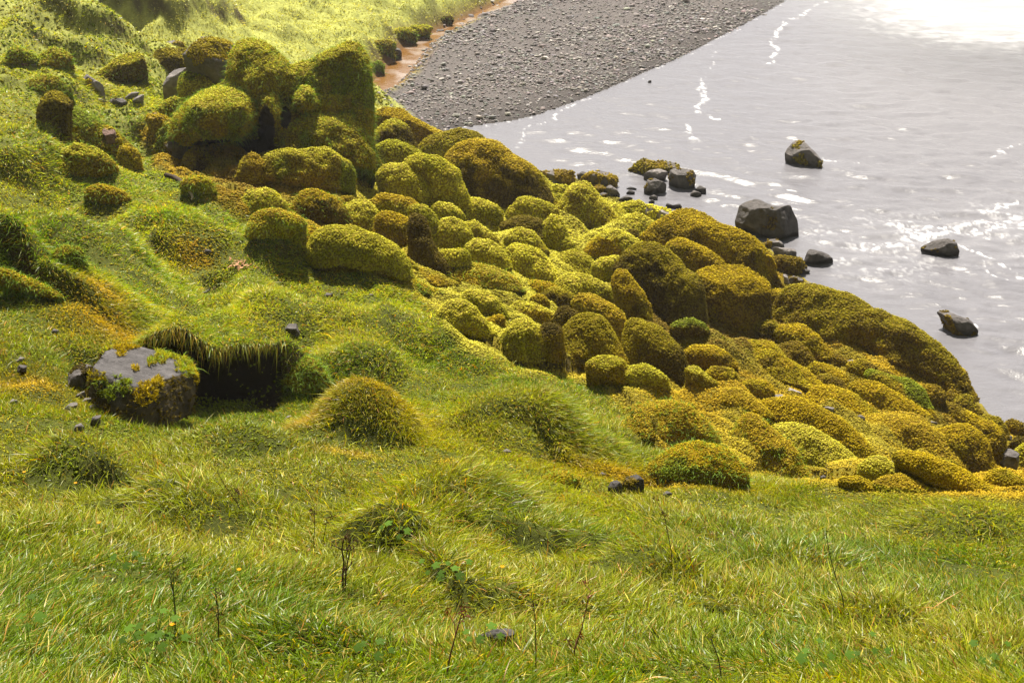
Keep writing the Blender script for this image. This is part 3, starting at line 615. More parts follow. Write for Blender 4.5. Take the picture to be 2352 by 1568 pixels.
K(MB,'ochre capped cube like boulder inside the arch','Q',P(1,1,1110,560,1120,410,1200,385,1330,415,1425,480,1445,620,1400,700,1300,690,1170,610),group=g2,cap='O')
K(MB,'long caterpillar shaped dark boulder with a bright back left of centre','W',P(1,1,520,720,560,560,720,500,900,535,1100,595,1240,695,1330,780,1350,890,1300,990,1200,1000,1000,930,800,860,620,860),group=g2,D=.75,pal2='Q',cap='W')
K(MB,'ochre fringed head at the left end of the caterpillar shaped boulder','Q',P(1,1,305,640,315,550,420,508,550,540,690,620,660,760,540,830,420,820,325,760),group=g2,cap='O',grass=.2)
K(MB,'small dark lump tucked under the caterpillar shaped boulder','D',P(1,1,620,890,680,810,800,780,900,860,960,920,800,940),group=g2,cap='Q')
K(MB,'small yellow cushion right of the caterpillar tail','W',P(1,1,1310,860,1350,770,1410,810,1470,880,1420,910),group=g2,cap='Y')
K(MB,'low yellow tongue of moss below the caterpillar tail','Y',P(1,1,1285,960,1330,890,1450,880,1600,925,1700,985,1765,1040,1600,1050,1400,1010),group=g2)
K('moss_hummock','round olive hummock at the grass edge below the yellow tongue','G',P(1,1,1305,1070,1360,1000,1440,988,1530,1050,1610,1140,1450,1140),cap='O',grass=.5)
K(MB,'lime boulder right of the curved lime limb','W',P(1,1,1668,570,1700,460,1800,435,1900,475,1965,560,1960,650,1870,730,1740,730,1680,670),group=g2,cap='L')
K(MB,'lime boulder with an ochre nose behind the middle of the field','W',P(1,1,1900,490,2020,465,2130,555,2205,620,2210,700,2080,680,1950,630),group=g2,cap='L',pal2='Q')
K(MB,'broad lime boulder with a dark lower face in the middle of the field','W',P(1,1,1920,720,1940,675,2020,635,2140,655,2240,715,2298,810,2265,915,2100,885,1960,830),group=g2,cap='L')
K(MB,'low olive cushion left of the broad lime boulder','W',P(1,1,1680,800,1760,735,1900,718,1965,780,1935,860,1800,875,1700,850),group=g2)
K(MB,'thin lime cushion behind the curved lime limb','W',P(1,1,1615,335,1680,288,1790,308,1905,400,1885,450,1720,450),group=g2,cap='L')
K(MB,'wide lime mound right below the biggest dome','W',P(1,1,1840,340,1920,262,2050,266,2200,328,2270,400,2160,460,1980,450,1870,410),group=g2,cap='L')
K(MB,'flat golden green swell at the grass edge','Y',P(1,1,1740,925,1850,855,2000,862,2180,895,2352,990,2400,1080,2100,1060,1850,1000),group=g2,grass=.2,D=.9)
K(MB,'rounded lime swell left of the tiny rusty cap','W',P(1,1,1875,1190,1950,1098,2100,1115,2230,1188,2275,1300,2200,1345,2050,1300),group=g2,cap='L')
K(MB,'bulging lime boulder at the end of the grass ridge','W',P(1,1,1690,1300,1760,1205,1900,1195,2000,1258,2085,1370,2115,1490,2000,1530,1850,1460,1710,1410),group=g2,cap='L',pal2='Q')
K(MB,'tiny rusty cap of moss among the lime swells','Q',P(1,1,2135,1380,2180,1340,2250,1325,2290,1360,2260,1410,2160,1415),group=g2,cap='O')
# centre
K(MB,'cone shaped boulder with a dark triangular face in the middle of the field','W',P(2,1,450,400,465,330,490,250,545,145,620,105,690,122,745,190,790,250,850,310,905,400,955,505,800,530,620,525,500,490),group=g2,cap='L',D=.7,pal2='Q')
K(MB,'olive cushion between biggest dome and cone','Q',P(2,1,175,230,250,168,340,205,405,290,385,330,250,300),group=g2,cap='W')
K(MB,'lime boulder directly right of the biggest dome foot','W',P(2,1,-20,380,50,270,150,248,270,286,400,340,430,410,300,450,150,445,10,430),group=g2,cap='W',pal2='Q')
K(MB,'dark brown cushion with a grey spot left of the cone','D',P(2,1,10,510,35,435,130,422,260,448,308,520,285,610,230,625,130,560,25,540),group=g2)
K(MB,'two humped lime cushion below left of the cone','W',P(2,1,280,640,300,490,350,410,430,425,485,520,490,620,430,700,350,705,285,680),group=g2,cap='L')
K(MB,'lime boulder under the dark brown cushion with a grey spot','W',P(2,1,-60,640,0,555,80,528,180,565,260,648,300,750,180,740,40,700),group=g2,cap='L',pal2='Q')
K(MB,'little lime ball left of the wide golden saddle','W',P(2,1,395,690,420,630,500,615,570,680,550,740,450,740),group=g2)
K(MB,'narrow lime cushion at the shore behind the cone left side','L',P(2,1,345,170,400,135,500,140,530,180,470,225,380,220),group=g2)
K(MB,'small lime ball nestled at the left flank of the cone','W',P(2,1,355,240,420,212,480,240,480,300,400,300),group=g2)
K(MB,'lime strip running down right from the cone','W',P(2,1,820,310,950,305,1060,410,1070,450,1000,465,900,410),group=g2,cap='L')
K(MB,'lime hump by the water behind the strip','L',P(2,1,965,335,1080,288,1170,276,1255,350,1245,415,1100,412,1000,395),group=g2)
K(MB,'ribbed lime boulder left of the ochre peak','W',P(2,1,955,510,1050,425,1150,398,1240,428,1335,520,1255,610,1180,630,1080,575,980,550),group=g2,cap='L',pal2='Q')
K(MB,'small brown cushion between ribbed lime boulder and ochre peak','D',P(2,1,1055,590,1080,540,1140,545,1175,610,1140,645,1080,630),group=g2)
K('rock_slab','grey shore slab half covered with vivid yellow moss','R',P(2,1,1225,410,1245,320,1340,325,1450,355,1535,392,1500,430,1480,470,1330,465),moss='L',mossfrac=.55,facet=2,tint=1.5,group=g2,D=.6)
K(MB,'huge ochre peaked boulder sloping right towards the river','O',P(2,1,1200,680,1260,600,1330,530,1440,460,1560,378,1630,368,1740,420,1900,500,2060,540,2200,600,2300,700,2380,850,2450,1000,2500,1120,2300,1150,2000,950,1700,780,1450,720,1300,700),group=g2,D=.55,pal2='B',rough=.10,facet=2,cap='O')
K(MB,'twin lime cushions on the left foot of the ochre peak','W',P(2,1,1220,640,1260,575,1340,565,1425,590,1420,670,1330,700,1240,690),group=g2,cap='L')
K(MB,'ochre crowned round boulder in front of the ochre peak','Q',P(2,1,1415,750,1440,690,1480,655,1560,638,1690,678,1800,738,1915,820,1910,900,1750,930,1640,920,1550,840),group=g2,cap='O')
K(MB,'very dark brown boulder with a broad shaded face below the golden saddle','D',P(2,1,1030,920,1050,780,1150,700,1280,685,1420,735,1540,838,1600,918,1700,955,1745,1060,1710,1260,1600,1400,1450,1410,1300,1330,1200,1170,1090,1030),group=g2,cap='Q',D=.7)
K(MB,'golden saddle shaped boulder crowning the very dark face','W',P(2,1,735,720,790,610,860,555,960,542,1060,598,1180,668,1200,760,1080,830,880,800,770,760),group=g2,cap='L',pal2='O')
K(MB,'brown pyramid boulder with a vertical green streak','B',P(2,1,1700,960,1800,915,2000,868,2080,856,2200,895,2330,970,2350,1150,2320,1350,2200,1450,2050,1480,1850,1440,1720,1360,1690,1200),group=g2,facet=4,D=.75,cap='O',pal2='Q',smooth_out=1.2)
K(MB,'olive boulder with an ochre left shoulder under the cone','W',P(2,1,335,870,440,780,560,738,680,785,745,880,740,970,620,965,440,930),group=g2,cap='W',pal2='O')
K(MB,'shaggy lime boulder left of the very dark face','W',P(2,1,735,870,830,805,960,795,1055,870,1035,960,920,1020,790,975),group=g2,cap='L')
K(MB,'elongated lime boulder pointing right in the middle of the field','W',P(2,1,420,1020,520,955,640,950,760,1005,880,1065,905,1130,820,1190,650,1150,470,1100),group=g2,cap='L')
K(MB,'dark leaning egg shaped boulder left of the very dark face','Q',P(2,1,915,1020,950,930,1030,915,1100,1005,1190,1115,1262,1240,1235,1360,1100,1375,980,1220,930,1100),group=g2,cap='O',pal2='D',D=.75)
K(MB,'dark brown ball below the elongated lime boulder','D',P(2,1,285,1180,340,1095,400,1075,500,1115,595,1170,565,1270,420,1285,310,1240),group=g2,cap='Q')
K(MB,'tall ochre and lime boulder with a dark right flank above the grass edge','Y',P(2,1,550,1230,620,1150,740,1145,880,1215,1010,1305,1055,1420,1060,1600,960,1640,860,1400,700,1330,580,1290),group=g2,cap='Y',pal2='Q',D=.75)
K(MB,'small bare brown crest left of the tall ochre and lime boulder','D',P(2,1,380,1380,420,1275,500,1250,610,1310,600,1400,480,1460,400,1420),group=g2)
K(MB,'broad dark bearded boulder standing on the grass edge','Q',Fp(1285,800,1292,765,1318,735,1345,722,1378,728,1398,750,1412,782,1424,820,1405,845,1375,850,1320,842,1290,830),group=g2,cap='Q',pal2='D',D=.8)
K(MB,'flat lime boulder right of the elongated lime mound','L',P(2,1,-60,790,0,685,150,705,260,758,330,880,395,975,330,1030,150,1020,-30,960),group=g2,pal2='W')
K(MB,'pale yellow swell above the bearded boulder','Y',P(2,1,-40,1310,50,1205,200,1225,330,1288,385,1375,250,1415,60,1370),group=g2,cap='L')
K(MB,'knobbly lime boulder left of the bearded boulder','W',P(2,1,-50,1500,40,1368,150,1355,225,1450,260,1560,240,1680,100,1690,-30,1620),group=g2,cap='L',pal2='Q')
K(MB,'dark olive block between knobbly lime and bearded boulder','Q',P(2,1,230,1520,290,1410,400,1400,460,1470,470,1650,400,1740,270,1700),group=g2,cap='D')
K(MB,'golden low ridge beside the dark brown ball','O',P(2,1,-20,1080,60,1020,200,1010,330,1030,430,1075,330,1110,150,1120),group=g2,grass=.1)
K(MB,'small rusty lump left of the dark brown ball','Q',P(2,1,180,1170,220,1140,290,1150,340,1200,280,1240,190,1230),group=g2,cap='O')
K(MB,'great dark domed boulder with an ochre brow at the grass edge','D',Fp(1436,790,1440,742,1468,736,1518,762,1556,796,1576,832,1578,872,1540,868,1500,860,1450,842),group=g2,cap='Q',pal2='Q',D=.8)
K(MB,'dark green cushion below the pyramid boulder left side','D',P(2,1,1460,1440,1540,1385,1640,1355,1760,1400,1790,1480,1640,1530,1500,1500),group=g2,cap='G')
K(MB,'brown knob hugging the right foot of the pyramid boulder','D',P(2,1,2260,1440,2310,1400,2380,1370,2440,1430,2420,1500,2300,1510),group=g2,cap='Q')
# right of centre towards the river
K(MB,'round ochre boulder wedged between ochre peak and river mound','B',P(3,1,-20,1150,40,1105,110,1095,190,1130,218,1215,130,1265,0,1250),group=g2,cap='O')
K(MB,'long brown whale backed boulder lying along the river','B',Fp(1798,714,1828,682,1878,668,1950,685,2000,708,2060,728,2110,762,2158,786,2182,812,2155,832,2085,842,1995,828,1900,790,1830,752),group=g2,D=.55,cap='Q',pal2='Q',rough=.10,lump=.08)
K(MB,'small ochre dome in front of the whale backed boulder','Q',Fp(1790,765,1808,752,1840,748,1872,768,1890,800,1872,815,1840,812,1808,795),group=g2,cap='O')
K(MB,'blunt fat boulder at the end of the line beside the river','B',P(3,2,1262,300,1300,200,1420,165,1580,158,1700,198,1790,278,1818,380,1795,490,1730,510,1600,460,1480,400,1370,355),group=g2,cap='Y',pal2='Q',rough=.09)
K(MB,'ochre ball standing over the pebbly seep','O',P(3,2,145,160,175,40,250,0,330,45,405,150,415,220,330,260,210,205),group=g2,pal2='B')
K(MB,'large ochre brown mound left of the pebbly seep','O',P(3,2,-260,240,-200,90,-60,20,20,30,130,150,250,205,350,305,375,360,250,370,100,350,-60,320),group=g2,pal2='B',rough=.12,lump=.1)
K(MB,'low ochre pad right of the pebbly seep','O',P(3,2,345,260,430,200,550,215,660,288,650,345,480,330,375,305),group=g2)
K(MB,'small ochre knob under the whale backed boulder','O',P(3,2,485,160,560,105,650,125,710,175,620,205),group=g2,pal2='B')
K('stone','pale grey wedge stone between ochre pads by the whale backed boulder','R',P(3,2,700,205,740,170,800,158,790,195,730,232),facet=3,tint=1.7,group=g4)
K(MB,'ochre pad right of the pale grey wedge stone','O',P(3,2,730,220,850,168,980,215,1015,290,900,320,780,280),group=g2,pal2='B')
K(MB,'brown pebble shaped cushion near the blunt fat boulder','B',P(3,2,1005,325,1080,268,1175,305,1150,345,1040,350),group=g2)
K(MB,'green ochre loaf between blunt fat boulder and middle ridge','Q',P(3,2,865,330,950,292,1100,332,1270,335,1400,400,1435,540,1350,580,1200,515,1000,430),group=g2,pal2='G')
K(MB,'ochre ball at the lower right of the pebbly seep','O',P(3,2,355,430,480,318,560,302,650,345,715,430,640,470,450,460),group=g2,pal2='B')
K(MB,'long ochre loaf running down towards the river corner','O',P(3,2,735,470,850,378,1000,395,1180,475,1330,555,1410,620,1280,675,1150,655,950,575,800,530),group=g2,cap='O',pal2='Q',D=.7)
K(MB,'short ochre loaf left of the long one','O',P(3,2,395,560,420,450,560,415,750,465,860,565,905,630,760,655,560,620),group=g2,pal2='Q',D=.8)
K(MB,'brown ball under the blunt fat boulder','B',P(3,2,1390,480,1440,408,1540,402,1625,470,1605,545,1500,580,1410,550),group=g2)
K(MB,'small brown ball at the water right of the brown ball','B',P(3,2,1618,510,1670,452,1745,508,1735,575,1660,570),group=g2)
K(MB,'double brown knob at the water edge','B',P(3,2,1725,570,1780,498,1855,508,1905,580,1945,640,1935,700,1830,665,1740,625),group=g2,cap='Q')
K(MB,'golden loaf beside the double brown knob','O',P(3,2,1490,660,1600,575,1700,585,1850,648,1938,712,1905,770,1750,755,1560,725),group=g2,pal2='B')
K(MB,'dark ochre ball left of the golden loaf','B',P(3,2,1305,680,1380,598,1470,608,1525,680,1500,735,1380,715),group=g2,cap='O')
K(MB,'low brown boulder in the shallows near the right edge','B',P(3,2,1930,740,2000,688,2100,698,2180,778,2195,855,2080,840,1960,790),group=g2,cap='Q')
K(MB,'small wet brown ball nearest the right edge of the shallows','B',P(3,2,2175,775,2230,722,2320,736,2355,810,2295,865,2205,850),group=g2)
K(MB,'big round ochre topped ball near the lower right corner','B',P(3,2,1595,960,1615,855,1700,788,1800,766,1920,828,1990,918,2005,1050,1955,1140,1850,1185,1740,1145,1640,1050),group=g2,cap='O',pal2='Q')
K(MB,'second round ball leaning behind the big ochre topped one','B',P(3,2,1900,850,1920,758,2020,745,2130,815,2175,930,2155,1040,2060,1090,1990,1060,1960,940),group=g2,cap='O')
K(RK,'bare dark grey rounded rock beside the two ochre topped balls','R',P(3,2,2070,1120,2105,1020,2205,975,2290,1005,2305,1085,2255,1140,2150,1170),facet=4,rough=.1,tint=.8)
K(MB,'yellow green cushion cut by the right edge of the view','W',P(3,2,2255,1115,2290,1010,2330,950,2420,930,2450,1130,2320,1150),group=g2)
K(MB,'low ochre cushion above the grass near the right corner','O',P(3,2,2020,1260,2080,1198,2180,1185,2300,1235,2380,1300,2250,1330,2090,1310),group=g2,pal2='Q')
K(MB,'broad green and ochre swell in front of the big round ball','Q',P(3,2,790,790,900,740,1050,735,1200,695,1330,705,1500,828,1595,930,1660,1070,1500,1085,1350,1030,1180,990,1000,930,860,870),group=g2,cap='Y',pal2='W',D=.7)
K(MB,'long golden caterpillar boulder with a bright back','O',P(3,2,-30,720,50,600,200,556,350,575,520,636,660,716,800,825,930,935,985,1050,930,1150,800,1150,680,1030,500,880,300,800,100,800),group=g2,pal2='W',cap='O',D=.65,dist=19.6)
K(MB,'fat lime boulder below the long golden caterpillar','W',P(3,2,40,860,100,800,200,795,350,795,500,865,650,955,760,1045,860,1210,820,1290,650,1270,450,1270,280,1170,130,1020),group=g2,cap='L',pal2='O',D=.65,dist=18.9)
K(MB,'tall ochre and green boulder left of the fat lime one','O',P(3,2,-260,740,-180,680,-60,730,20,830,150,895,250,1015,300,1190,200,1270,20,1270,-120,1180,-220,980),group=g2,cap='Y',pal2='G',D=.75,dist=18.0,grass=.1)
K(MB,'rounded ochre boulder with a bright rim deep in the turf','Q',P(2,2,1395,1180,1450,1060,1560,970,1700,938,1850,950,1950,985,2050,1080,2125,1200,2100,1260,1900,1290,1650,1280,1460,1240),group=g2,cap='O',pal2='G',grass=.3,D=.8)
K(MB,'brown boulder with a lime right rim half sunk in the turf','Q',P(2,2,1170,800,1195,680,1280,600,1400,556,1600,598,1720,688,1795,800,1750,880,1500,900,1280,870),group=g2,cap='Y',pal2='Q',grass=.3,D=.8)
K(MB,'lime ball above the grass edge right of the fat lime boulder','W',P(3,2,835,1170,920,1078,1010,1058,1110,1098,1195,1190,1150,1260,1010,1330,890,1260),group=g2,cap='L')
K(MB,'small flat ochre loaf touching the grass edge','O',P(3,2,640,1290,740,1258,830,1245,930,1278,1005,1345,900,1370,720,1340),group=g2)
K(MB,'yellow green loaf touching the grass edge','W',P(3,2,980,1350,1060,1268,1200,1215,1320,1258,1410,1320,1300,1370,1080,1380),group=g2,cap='Y')
K(MB,'flat wide ochre bank of moss before the right corner','O',P(3,2,1120,1130,1200,1058,1450,1055,1700,1118,1840,1188,1910,1280,1700,1310,1500,1270,1280,1200),group=g2,pal2='Q',D=.7)
K(RK,'grey faced stone with an ochre cap near the grass edge','R',P(3,2,1430,1300,1450,1240,1560,1226,1645,1260,1610,1310),facet=3,moss='O',mossfrac=.55,tint=1.2,group=g4)
K('stone','tiny brown wet stone left of the right edge shallows','R',P(3,2,2165,890,2185,850,2240,865,2245,905,2200,920),facet=3,tint=0.68,group=g3)
K(MB,'dark stained cushion under the yellow green one at the right edge','D',P(3,2,2235,950,2280,880,2352,870,2390,930,2352,975,2260,970),group=g2)
K('stone','pale blue grey stone at the head of the small ochre loaf','R',P(3,2,1130,1110,1160,1085,1230,1100,1240,1140,1170,1150),facet=3,tint=1,group=g4)
K('stone','pale stone at the tail of the long golden caterpillar','R',P(3,2,500,615,540,598,610,602,600,645,540,640),facet=3,tint=1.3,group=g4)
K('stone','dark stone lying on the short ochre loaf','R',P(3,2,810,690,850,672,895,690,880,715,830,712),facet=3,tint=0.90,group=g4)
K('stone','dark flat stone between golden loaf and dark ochre ball','R',P(3,2,1455,740,1500,728,1560,740,1550,770,1490,765),facet=3,tint=0.90,group=g4)
K('stone','pale stone in the seep beside the short ochre loaf','R',P(3,2,355,380,380,325,450,345,440,385),facet=2,tint=2.1,group=g4,rough=.03)
K('rock','grey stone with a mossy side at the left of the seep','R',P(3,2,20,540,50,490,120,480,190,520,180,570,90,570),facet=3,moss='O',mossfrac=.35,tint=1.1,group=g4)
K('stone','flat pale stone left of the grey mossy one in the seep','R',P(3,2,110,440,200,425,310,460,300,500,200,490,120,470),facet=2,tint=1.9,group=g4,rough=.03)
K('stone','small dark stone at the foot of the tall ochre and green boulder','R',P(3,2,0,1210,50,1180,120,1185,155,1220,60,1240),facet=3,tint=1.00,group=g4)
K('stone','dark stone at the foot of the fat lime boulder','R',P(3,2,475,1250,510,1222,560,1240,550,1275,490,1275),facet=3,tint=0.90,group=g4)
# crop 22
K(MB,'small yellow topped ball at the left of the grass edge','W',P(2,2,-10,120,50,52,120,45,205,85,212,165,150,190,30,160),group=g2,cap='Y')
K(MB,'shaggy ball in front of the broad dark bearded boulder','Q',P(2,2,685,270,700,195,790,150,920,138,1015,175,1052,255,1085,345,1030,390,900,355,770,320),group=g2,cap='W',pal2='O')
K(MB,'smooth bright lime fan in front of the great dark dome','L',P(2,2,1050,310,1120,232,1225,212,1320,255,1450,345,1320,385,1120,365),group=g2)
K(MB,'rust speckled pad right of the great dark dome','B',P(2,2,1580,110,1690,45,1850,50,1970,120,1960,210,1800,230,1660,190),group=g2,cap='O')
K(MB,'rusty ochre pad at the right of the lime fan','Q',P(2,2,1600,260,1680,230,1780,300,1850,370,1740,400,1620,350),group=g2,cap='L')
K(MB,'dark little ball amid the rust speckled pads','D',P(2,2,1910,210,1960,168,2020,195,2020,248,1940,258),group=g2)
K(MB,'mottled ochre pad below the dark little ball','O',P(2,2,1770,310,1850,238,2000,245,2060,300,2020,350,1880,350),group=g2,pal2='B')
K(MB,'flat mottled pad at the left of the seep','O',P(2,2,2080,410,2200,358,2330,365,2380,430,2300,480,2160,455),group=g2,pal2='B')
K(MB,'golden swell between turf and the long golden caterpillar','O',P(2,2,1900,520,2000,450,2100,452,2210,515,2300,600,2380,660,2200,670,2040,620),group=g2,cap='Y')
K(RK,'dark crumbly rock left of the ochre capped black stone in the turf','R',P(2,2,875,1340,900,1285,950,1268,1005,1300,1012,1380,960,1420,900,1390),facet=3,rough=.16,tint=.42,group=g4)
K(RK,'black stone with a bright ochre cap in the turf','R',P(2,2,1010,1320,1050,1245,1140,1218,1210,1262,1215,1350,1170,1400,1080,1395),moss='O',mossfrac=.55,facet=2,tint=.35,group=g4)
K('stone','small dark stone right of the ochre capped black stone','R',P(2,2,1385,1410,1420,1368,1470,1390,1455,1430,1400,1430),facet=2,tint=0.52,group=g4)
K('stone','little pinkish grey stone above the dark crumbly rock','R',P(2,2,798,1225,825,1195,862,1215,845,1240,805,1240),facet=3,tint=1,group=g4)
K('moss_hummock','low glowing ochre cushion in the foreground turf','O',P(2,2,305,1285,380,1215,500,1205,600,1255,560,1310,380,1320),grass=.4,pal2='Y')
# river rocks
K('river_rock','mossy shore rock with a flat top right of the biggest dome','R',P(2,1,215,80,245,20,300,5,420,-12,570,5,578,100,500,140,350,135,240,115),moss='B',mossfrac=.60,facet=3,group=g3,cat='rock')
K('river_rock','small brown shore rock left of the grey shore rock','R',P(2,1,598,40,640,5,700,18,690,70,640,90,605,70),moss='B',mossfrac=0.39,facet=3,group=g3,cat='rock',tint=.8)
K('river_rock','grey shore rock draped with olive moss behind the cone','R',P(2,1,610,100,700,20,820,-5,960,38,975,105,940,165,840,160,720,140),moss='Q',mossfrac=.60,facet=4,group=g3,cat='rock')
K('river_rock','mossy stone at the left of the pair behind the cone peak','R',P(2,1,725,175,790,118,870,165,885,205,800,215),moss='B',mossfrac=.60,facet=3,group=g3,cat='rock')
K('river_rock','grey topped stone at the right of the pair behind the cone peak','R',P(2,1,862,155,900,128,962,168,995,220,950,245,880,235),moss='B',mossfrac=0.22,facet=3,group=g3,cat='rock')
K('river_rock','low brown pad stone below the pair behind the cone peak','R',P(2,1,785,230,830,198,885,210,885,250,800,252),moss='B',mossfrac=0.39,facet=2,group=g3,cat='rock')
K('river_rock','pointed grey rock with yellow moss furthest out of the shore cluster','R',P(2,1,1040,-5,1130,-60,1210,-118,1290,-80,1380,-105,1480,-80,1560,-62,1480,-20,1300,30,1180,30,1100,15),moss='Q',mossfrac=.60,facet=4,group=g3,cat='rock',D=.6,tint=.95)
K('river_rock','pale smooth slab leaning in the shore cluster','R',P(2,1,1200,40,1260,0,1360,-25,1440,10,1400,55,1340,85,1240,80),facet=4,tint=1.7,group=g3,cat='rock',D=.6)
K('river_rock','blocky dark rock at the right of the shore cluster','R',P(2,1,1440,70,1450,0,1520,-30,1660,-12,1692,35,1680,115,1600,165,1500,162,1450,125),moss='B',mossfrac=0.30,facet=4,group=g3,cat='rock',tint=.8)
K('river_rock','dark triangular rock in front of the pale smooth slab','R',P(2,1,1212,180,1240,88,1310,68,1440,128,1390,165,1290,215,1220,200),moss='B',mossfrac=0.28,facet=4,group=g3,cat='rock',tint=.7)
K('river_rock','thin flat stone awash left of the dark triangular rock','R',P(2,1,1045,165,1090,148,1150,163,1110,180),facet=2,tint=.5,group=g3,cat='rock')
K('river_rock','little round stone below the thin flat one','R',P(2,1,1048,205,1080,175,1132,195,1110,225,1060,225),facet=2,tint=.5,group=g3,cat='rock',moss='B',mossfrac=0.28)
K('river_rock','low brown stone nearest the lime hump','R',P(2,1,975,265,1050,224,1112,250,1070,292,1000,290),facet=2,tint=.6,group=g3,cat='rock',moss='B',mossfrac=0.33)
K('river_rock','pale purple grey stone awash below the dark triangular rock','R',P(2,1,1258,245,1300,218,1342,240,1320,275,1275,268),facet=2,tint=1.1,group=g3,cat='rock')
K('river_rock','small brown pebble just under the pale purple grey stone','R',P(2,1,1252,288,1290,262,1312,285,1275,305),facet=2,tint=.6,group=g3,cat='rock')
K('river_rock','dark two pointed stone by the vivid yellow slab','R',P(2,1,1410,335,1420,290,1470,318,1540,300,1568,335,1500,352),facet=3,tint=.5,group=g3,cat='rock',moss='B',mossfrac=0.28)
K('river_rock','brown cap stone standing apart right of the shore cluster','R',P(2,1,1682,175,1722,133,1782,158,1785,212,1740,208),facet=3,tint=.6,group=g3,cat='rock',moss='B',mossfrac=0.33)
K('river_rock','pale foot stone under the brown cap stone','R',P(2,1,1635,220,1665,180,1730,200,1745,222,1700,232),facet=2,tint=1.5,group=g3,cat='rock')
K('river_rock','big notched dark rock standing in the river','R',Fp(1690,515,1696,478,1715,462,1735,457,1768,472,1782,473,1811,467,1824,492,1842,518,1815,535,1790,549,1750,542,1712,524),moss='B',mossfrac=0.22,facet=5,group=g3,cat='rock',tint=.6,smooth_out=.6)
K('river_rock','ramp shaped rock with an ochre side alone in the upper river','R',Fp(1802,352,1812,335,1824,320,1842,323,1868,345,1890,368,1888,385,1850,380,1820,364),moss='Q',mossfrac=0.28,facet=4,group=g3,cat='rock',tint=.9,smooth_out=.6)
K('river_rock','wedge shaped dark rock pointing into the river','R',P(3,1,330,855,350,780,375,718,480,738,620,785,595,815,400,865),moss='O',mossfrac=0.11,facet=4,group=g3,cat='rock',tint=.55,smooth_out=.6)
K('river_rock','pale flat plate behind the wedge shaped rock','R',P(3,1,25,725,60,708,260,712,270,770,230,800,100,785),facet=3,tint=1.6,group=g3,cat='rock',D=.6)
K('river_rock','brown weedy boulder under the pale flat plate','B',P(3,1,30,850,60,790,160,790,300,800,340,860,280,930,200,950,90,890),group=g3,cat='rock',pal2='Q')
K('river_rock','brown rock with a pale top at the foot of the notched rock','R',P(3,1,-30,680,0,635,60,622,120,650,165,690,120,720,20,720),moss='B',mossfrac=0.28,facet=3,group=g3,cat='rock')
K('river_rock','brown humped rock in the foamy water on the right','R',P(3,1,1398,732,1460,690,1520,650,1640,618,1720,648,1757,730,1722,788,1620,775,1480,762),moss='B',mossfrac=0.19,facet=3,group=g3,cat='rock',tint=.7)
K('river_rock','dark slanting rock in the water beyond the whale backed boulder','R',P(3,1,1530,1330,1560,1285,1620,1290,1700,1318,1850,1358,1935,1450,1875,1515,1720,1505,1640,1410),moss='B',mossfrac=0.39,facet=3,group=g3,cat='rock',tint=.7)
K('river_rock','small flat brown rock below the weedy boulder','R',P(3,1,238,890,300,848,362,878,335,905,255,905),moss='B',mossfrac=0.44,facet=2,group=g3,cat='rock')
K('river_rock','small pale rock awash below the flat brown one','R',P(3,1,245,940,300,888,392,910,335,948),facet=3,tint=1.1,group=g3,cat='rock',moss='B',mossfrac=0.19)
K('river_rock','narrow pale upright rock on the right foot of the ochre peak','R',P(3,1,132,955,165,945,212,1040,175,1060,150,1010),facet=3,tint=1.8,group=g3,cat='rock')
K('river_rock','brown rock beside the narrow pale upright one','R',P(3,1,190,1000,230,965,320,985,325,1030,220,1065),moss='B',mossfrac=0.44,facet=2,group=g3,cat='rock')
K('river_rock','rounded brown rock above the head of the whale backed boulder','B',P(3,1,190,1115,240,1055,310,1050,385,1090,385,1135,220,1140),group=g3,cat='rock',pal2='Q')
K('river_rock','little tilted rock right of the rounded brown one','R',P(3,1,318,1050,370,1018,452,1065,400,1105,340,1085),moss='B',mossfrac=0.28,facet=3,group=g3,cat='rock')

K('stone','lone dark pebble in the shallows off the gravel beach','R',P(2,0,1245,755,1262,735,1282,742,1278,765),facet=1,tint=0.75,group=g3,dist=None)
K('river_rock','brown rock with reddish crest at the bend of the ochre stream','R',P(1,0,1185,500,1215,450,1260,420,1320,450,1342,490,1290,515,1220,528),facet=3,moss='Q',mossfrac=0.22,tint=.7,cat='rock')
K('stone','lone pale stone on the gravel beach','R',P(1,0,1925,895,1945,875,1985,885,1990,905,1950,910),facet=2,tint=1.2)
K('moss_hummock','bright green tuft on the near bank of the ochre stream','G',P(1,0,1060,660,1075,590,1120,560,1165,580,1175,630,1130,660),grass=.8)
# left foreground rock and its stones
K(MB,'dark side rock leaning on the left of the flat topped boulder','R',P(0,2,560,360,600,270,700,222,790,205,870,250,860,420,760,450,620,420),moss='D',mossfrac=.45,facet=4,tint=.55)
K('stone','tilted grey stone in the rubble below the dark side rock','R',P(0,2,672,495,780,455,790,485,735,525),facet=3,group=g4)
K('stone','rough grey stone right of the tilted one in the rubble','R',P(0,2,725,555,790,515,862,520,868,552,785,575),facet=3,group=g4,tint=1.00)
K('stone','square grey stone at the left of the rubble','R',P(0,2,570,660,600,600,655,560,715,560,722,620,695,668),facet=3,group=g4,tint=1.00)
K('stone','round edged grey stone at the right of the rubble','R',P(0,2,795,590,870,570,925,608,925,655,860,660),facet=3,group=g4,tint=1.00)
K('stone','pale egg shaped stone lowest in the rubble','R',P(0,2,672,812,700,762,750,752,772,790,722,838),facet=2,group=g4,tint=1.1)
K('stone','dark slanted stone under the round edged grey one','R',P(0,2,820,760,855,690,935,678,910,740,860,780),facet=3,group=g4,tint=0.75)
K('stone','dark lower one of two stones in the turf at the left edge','R',P(0,2,145,245,190,210,247,225,237,300,170,275),facet=3,group=g4,tint=0.68)
K('stone','upper one of two stones in the turf at the left edge','R',P(0,2,140,185,190,138,228,152,190,195),facet=3,group=g4,tint=1.00)
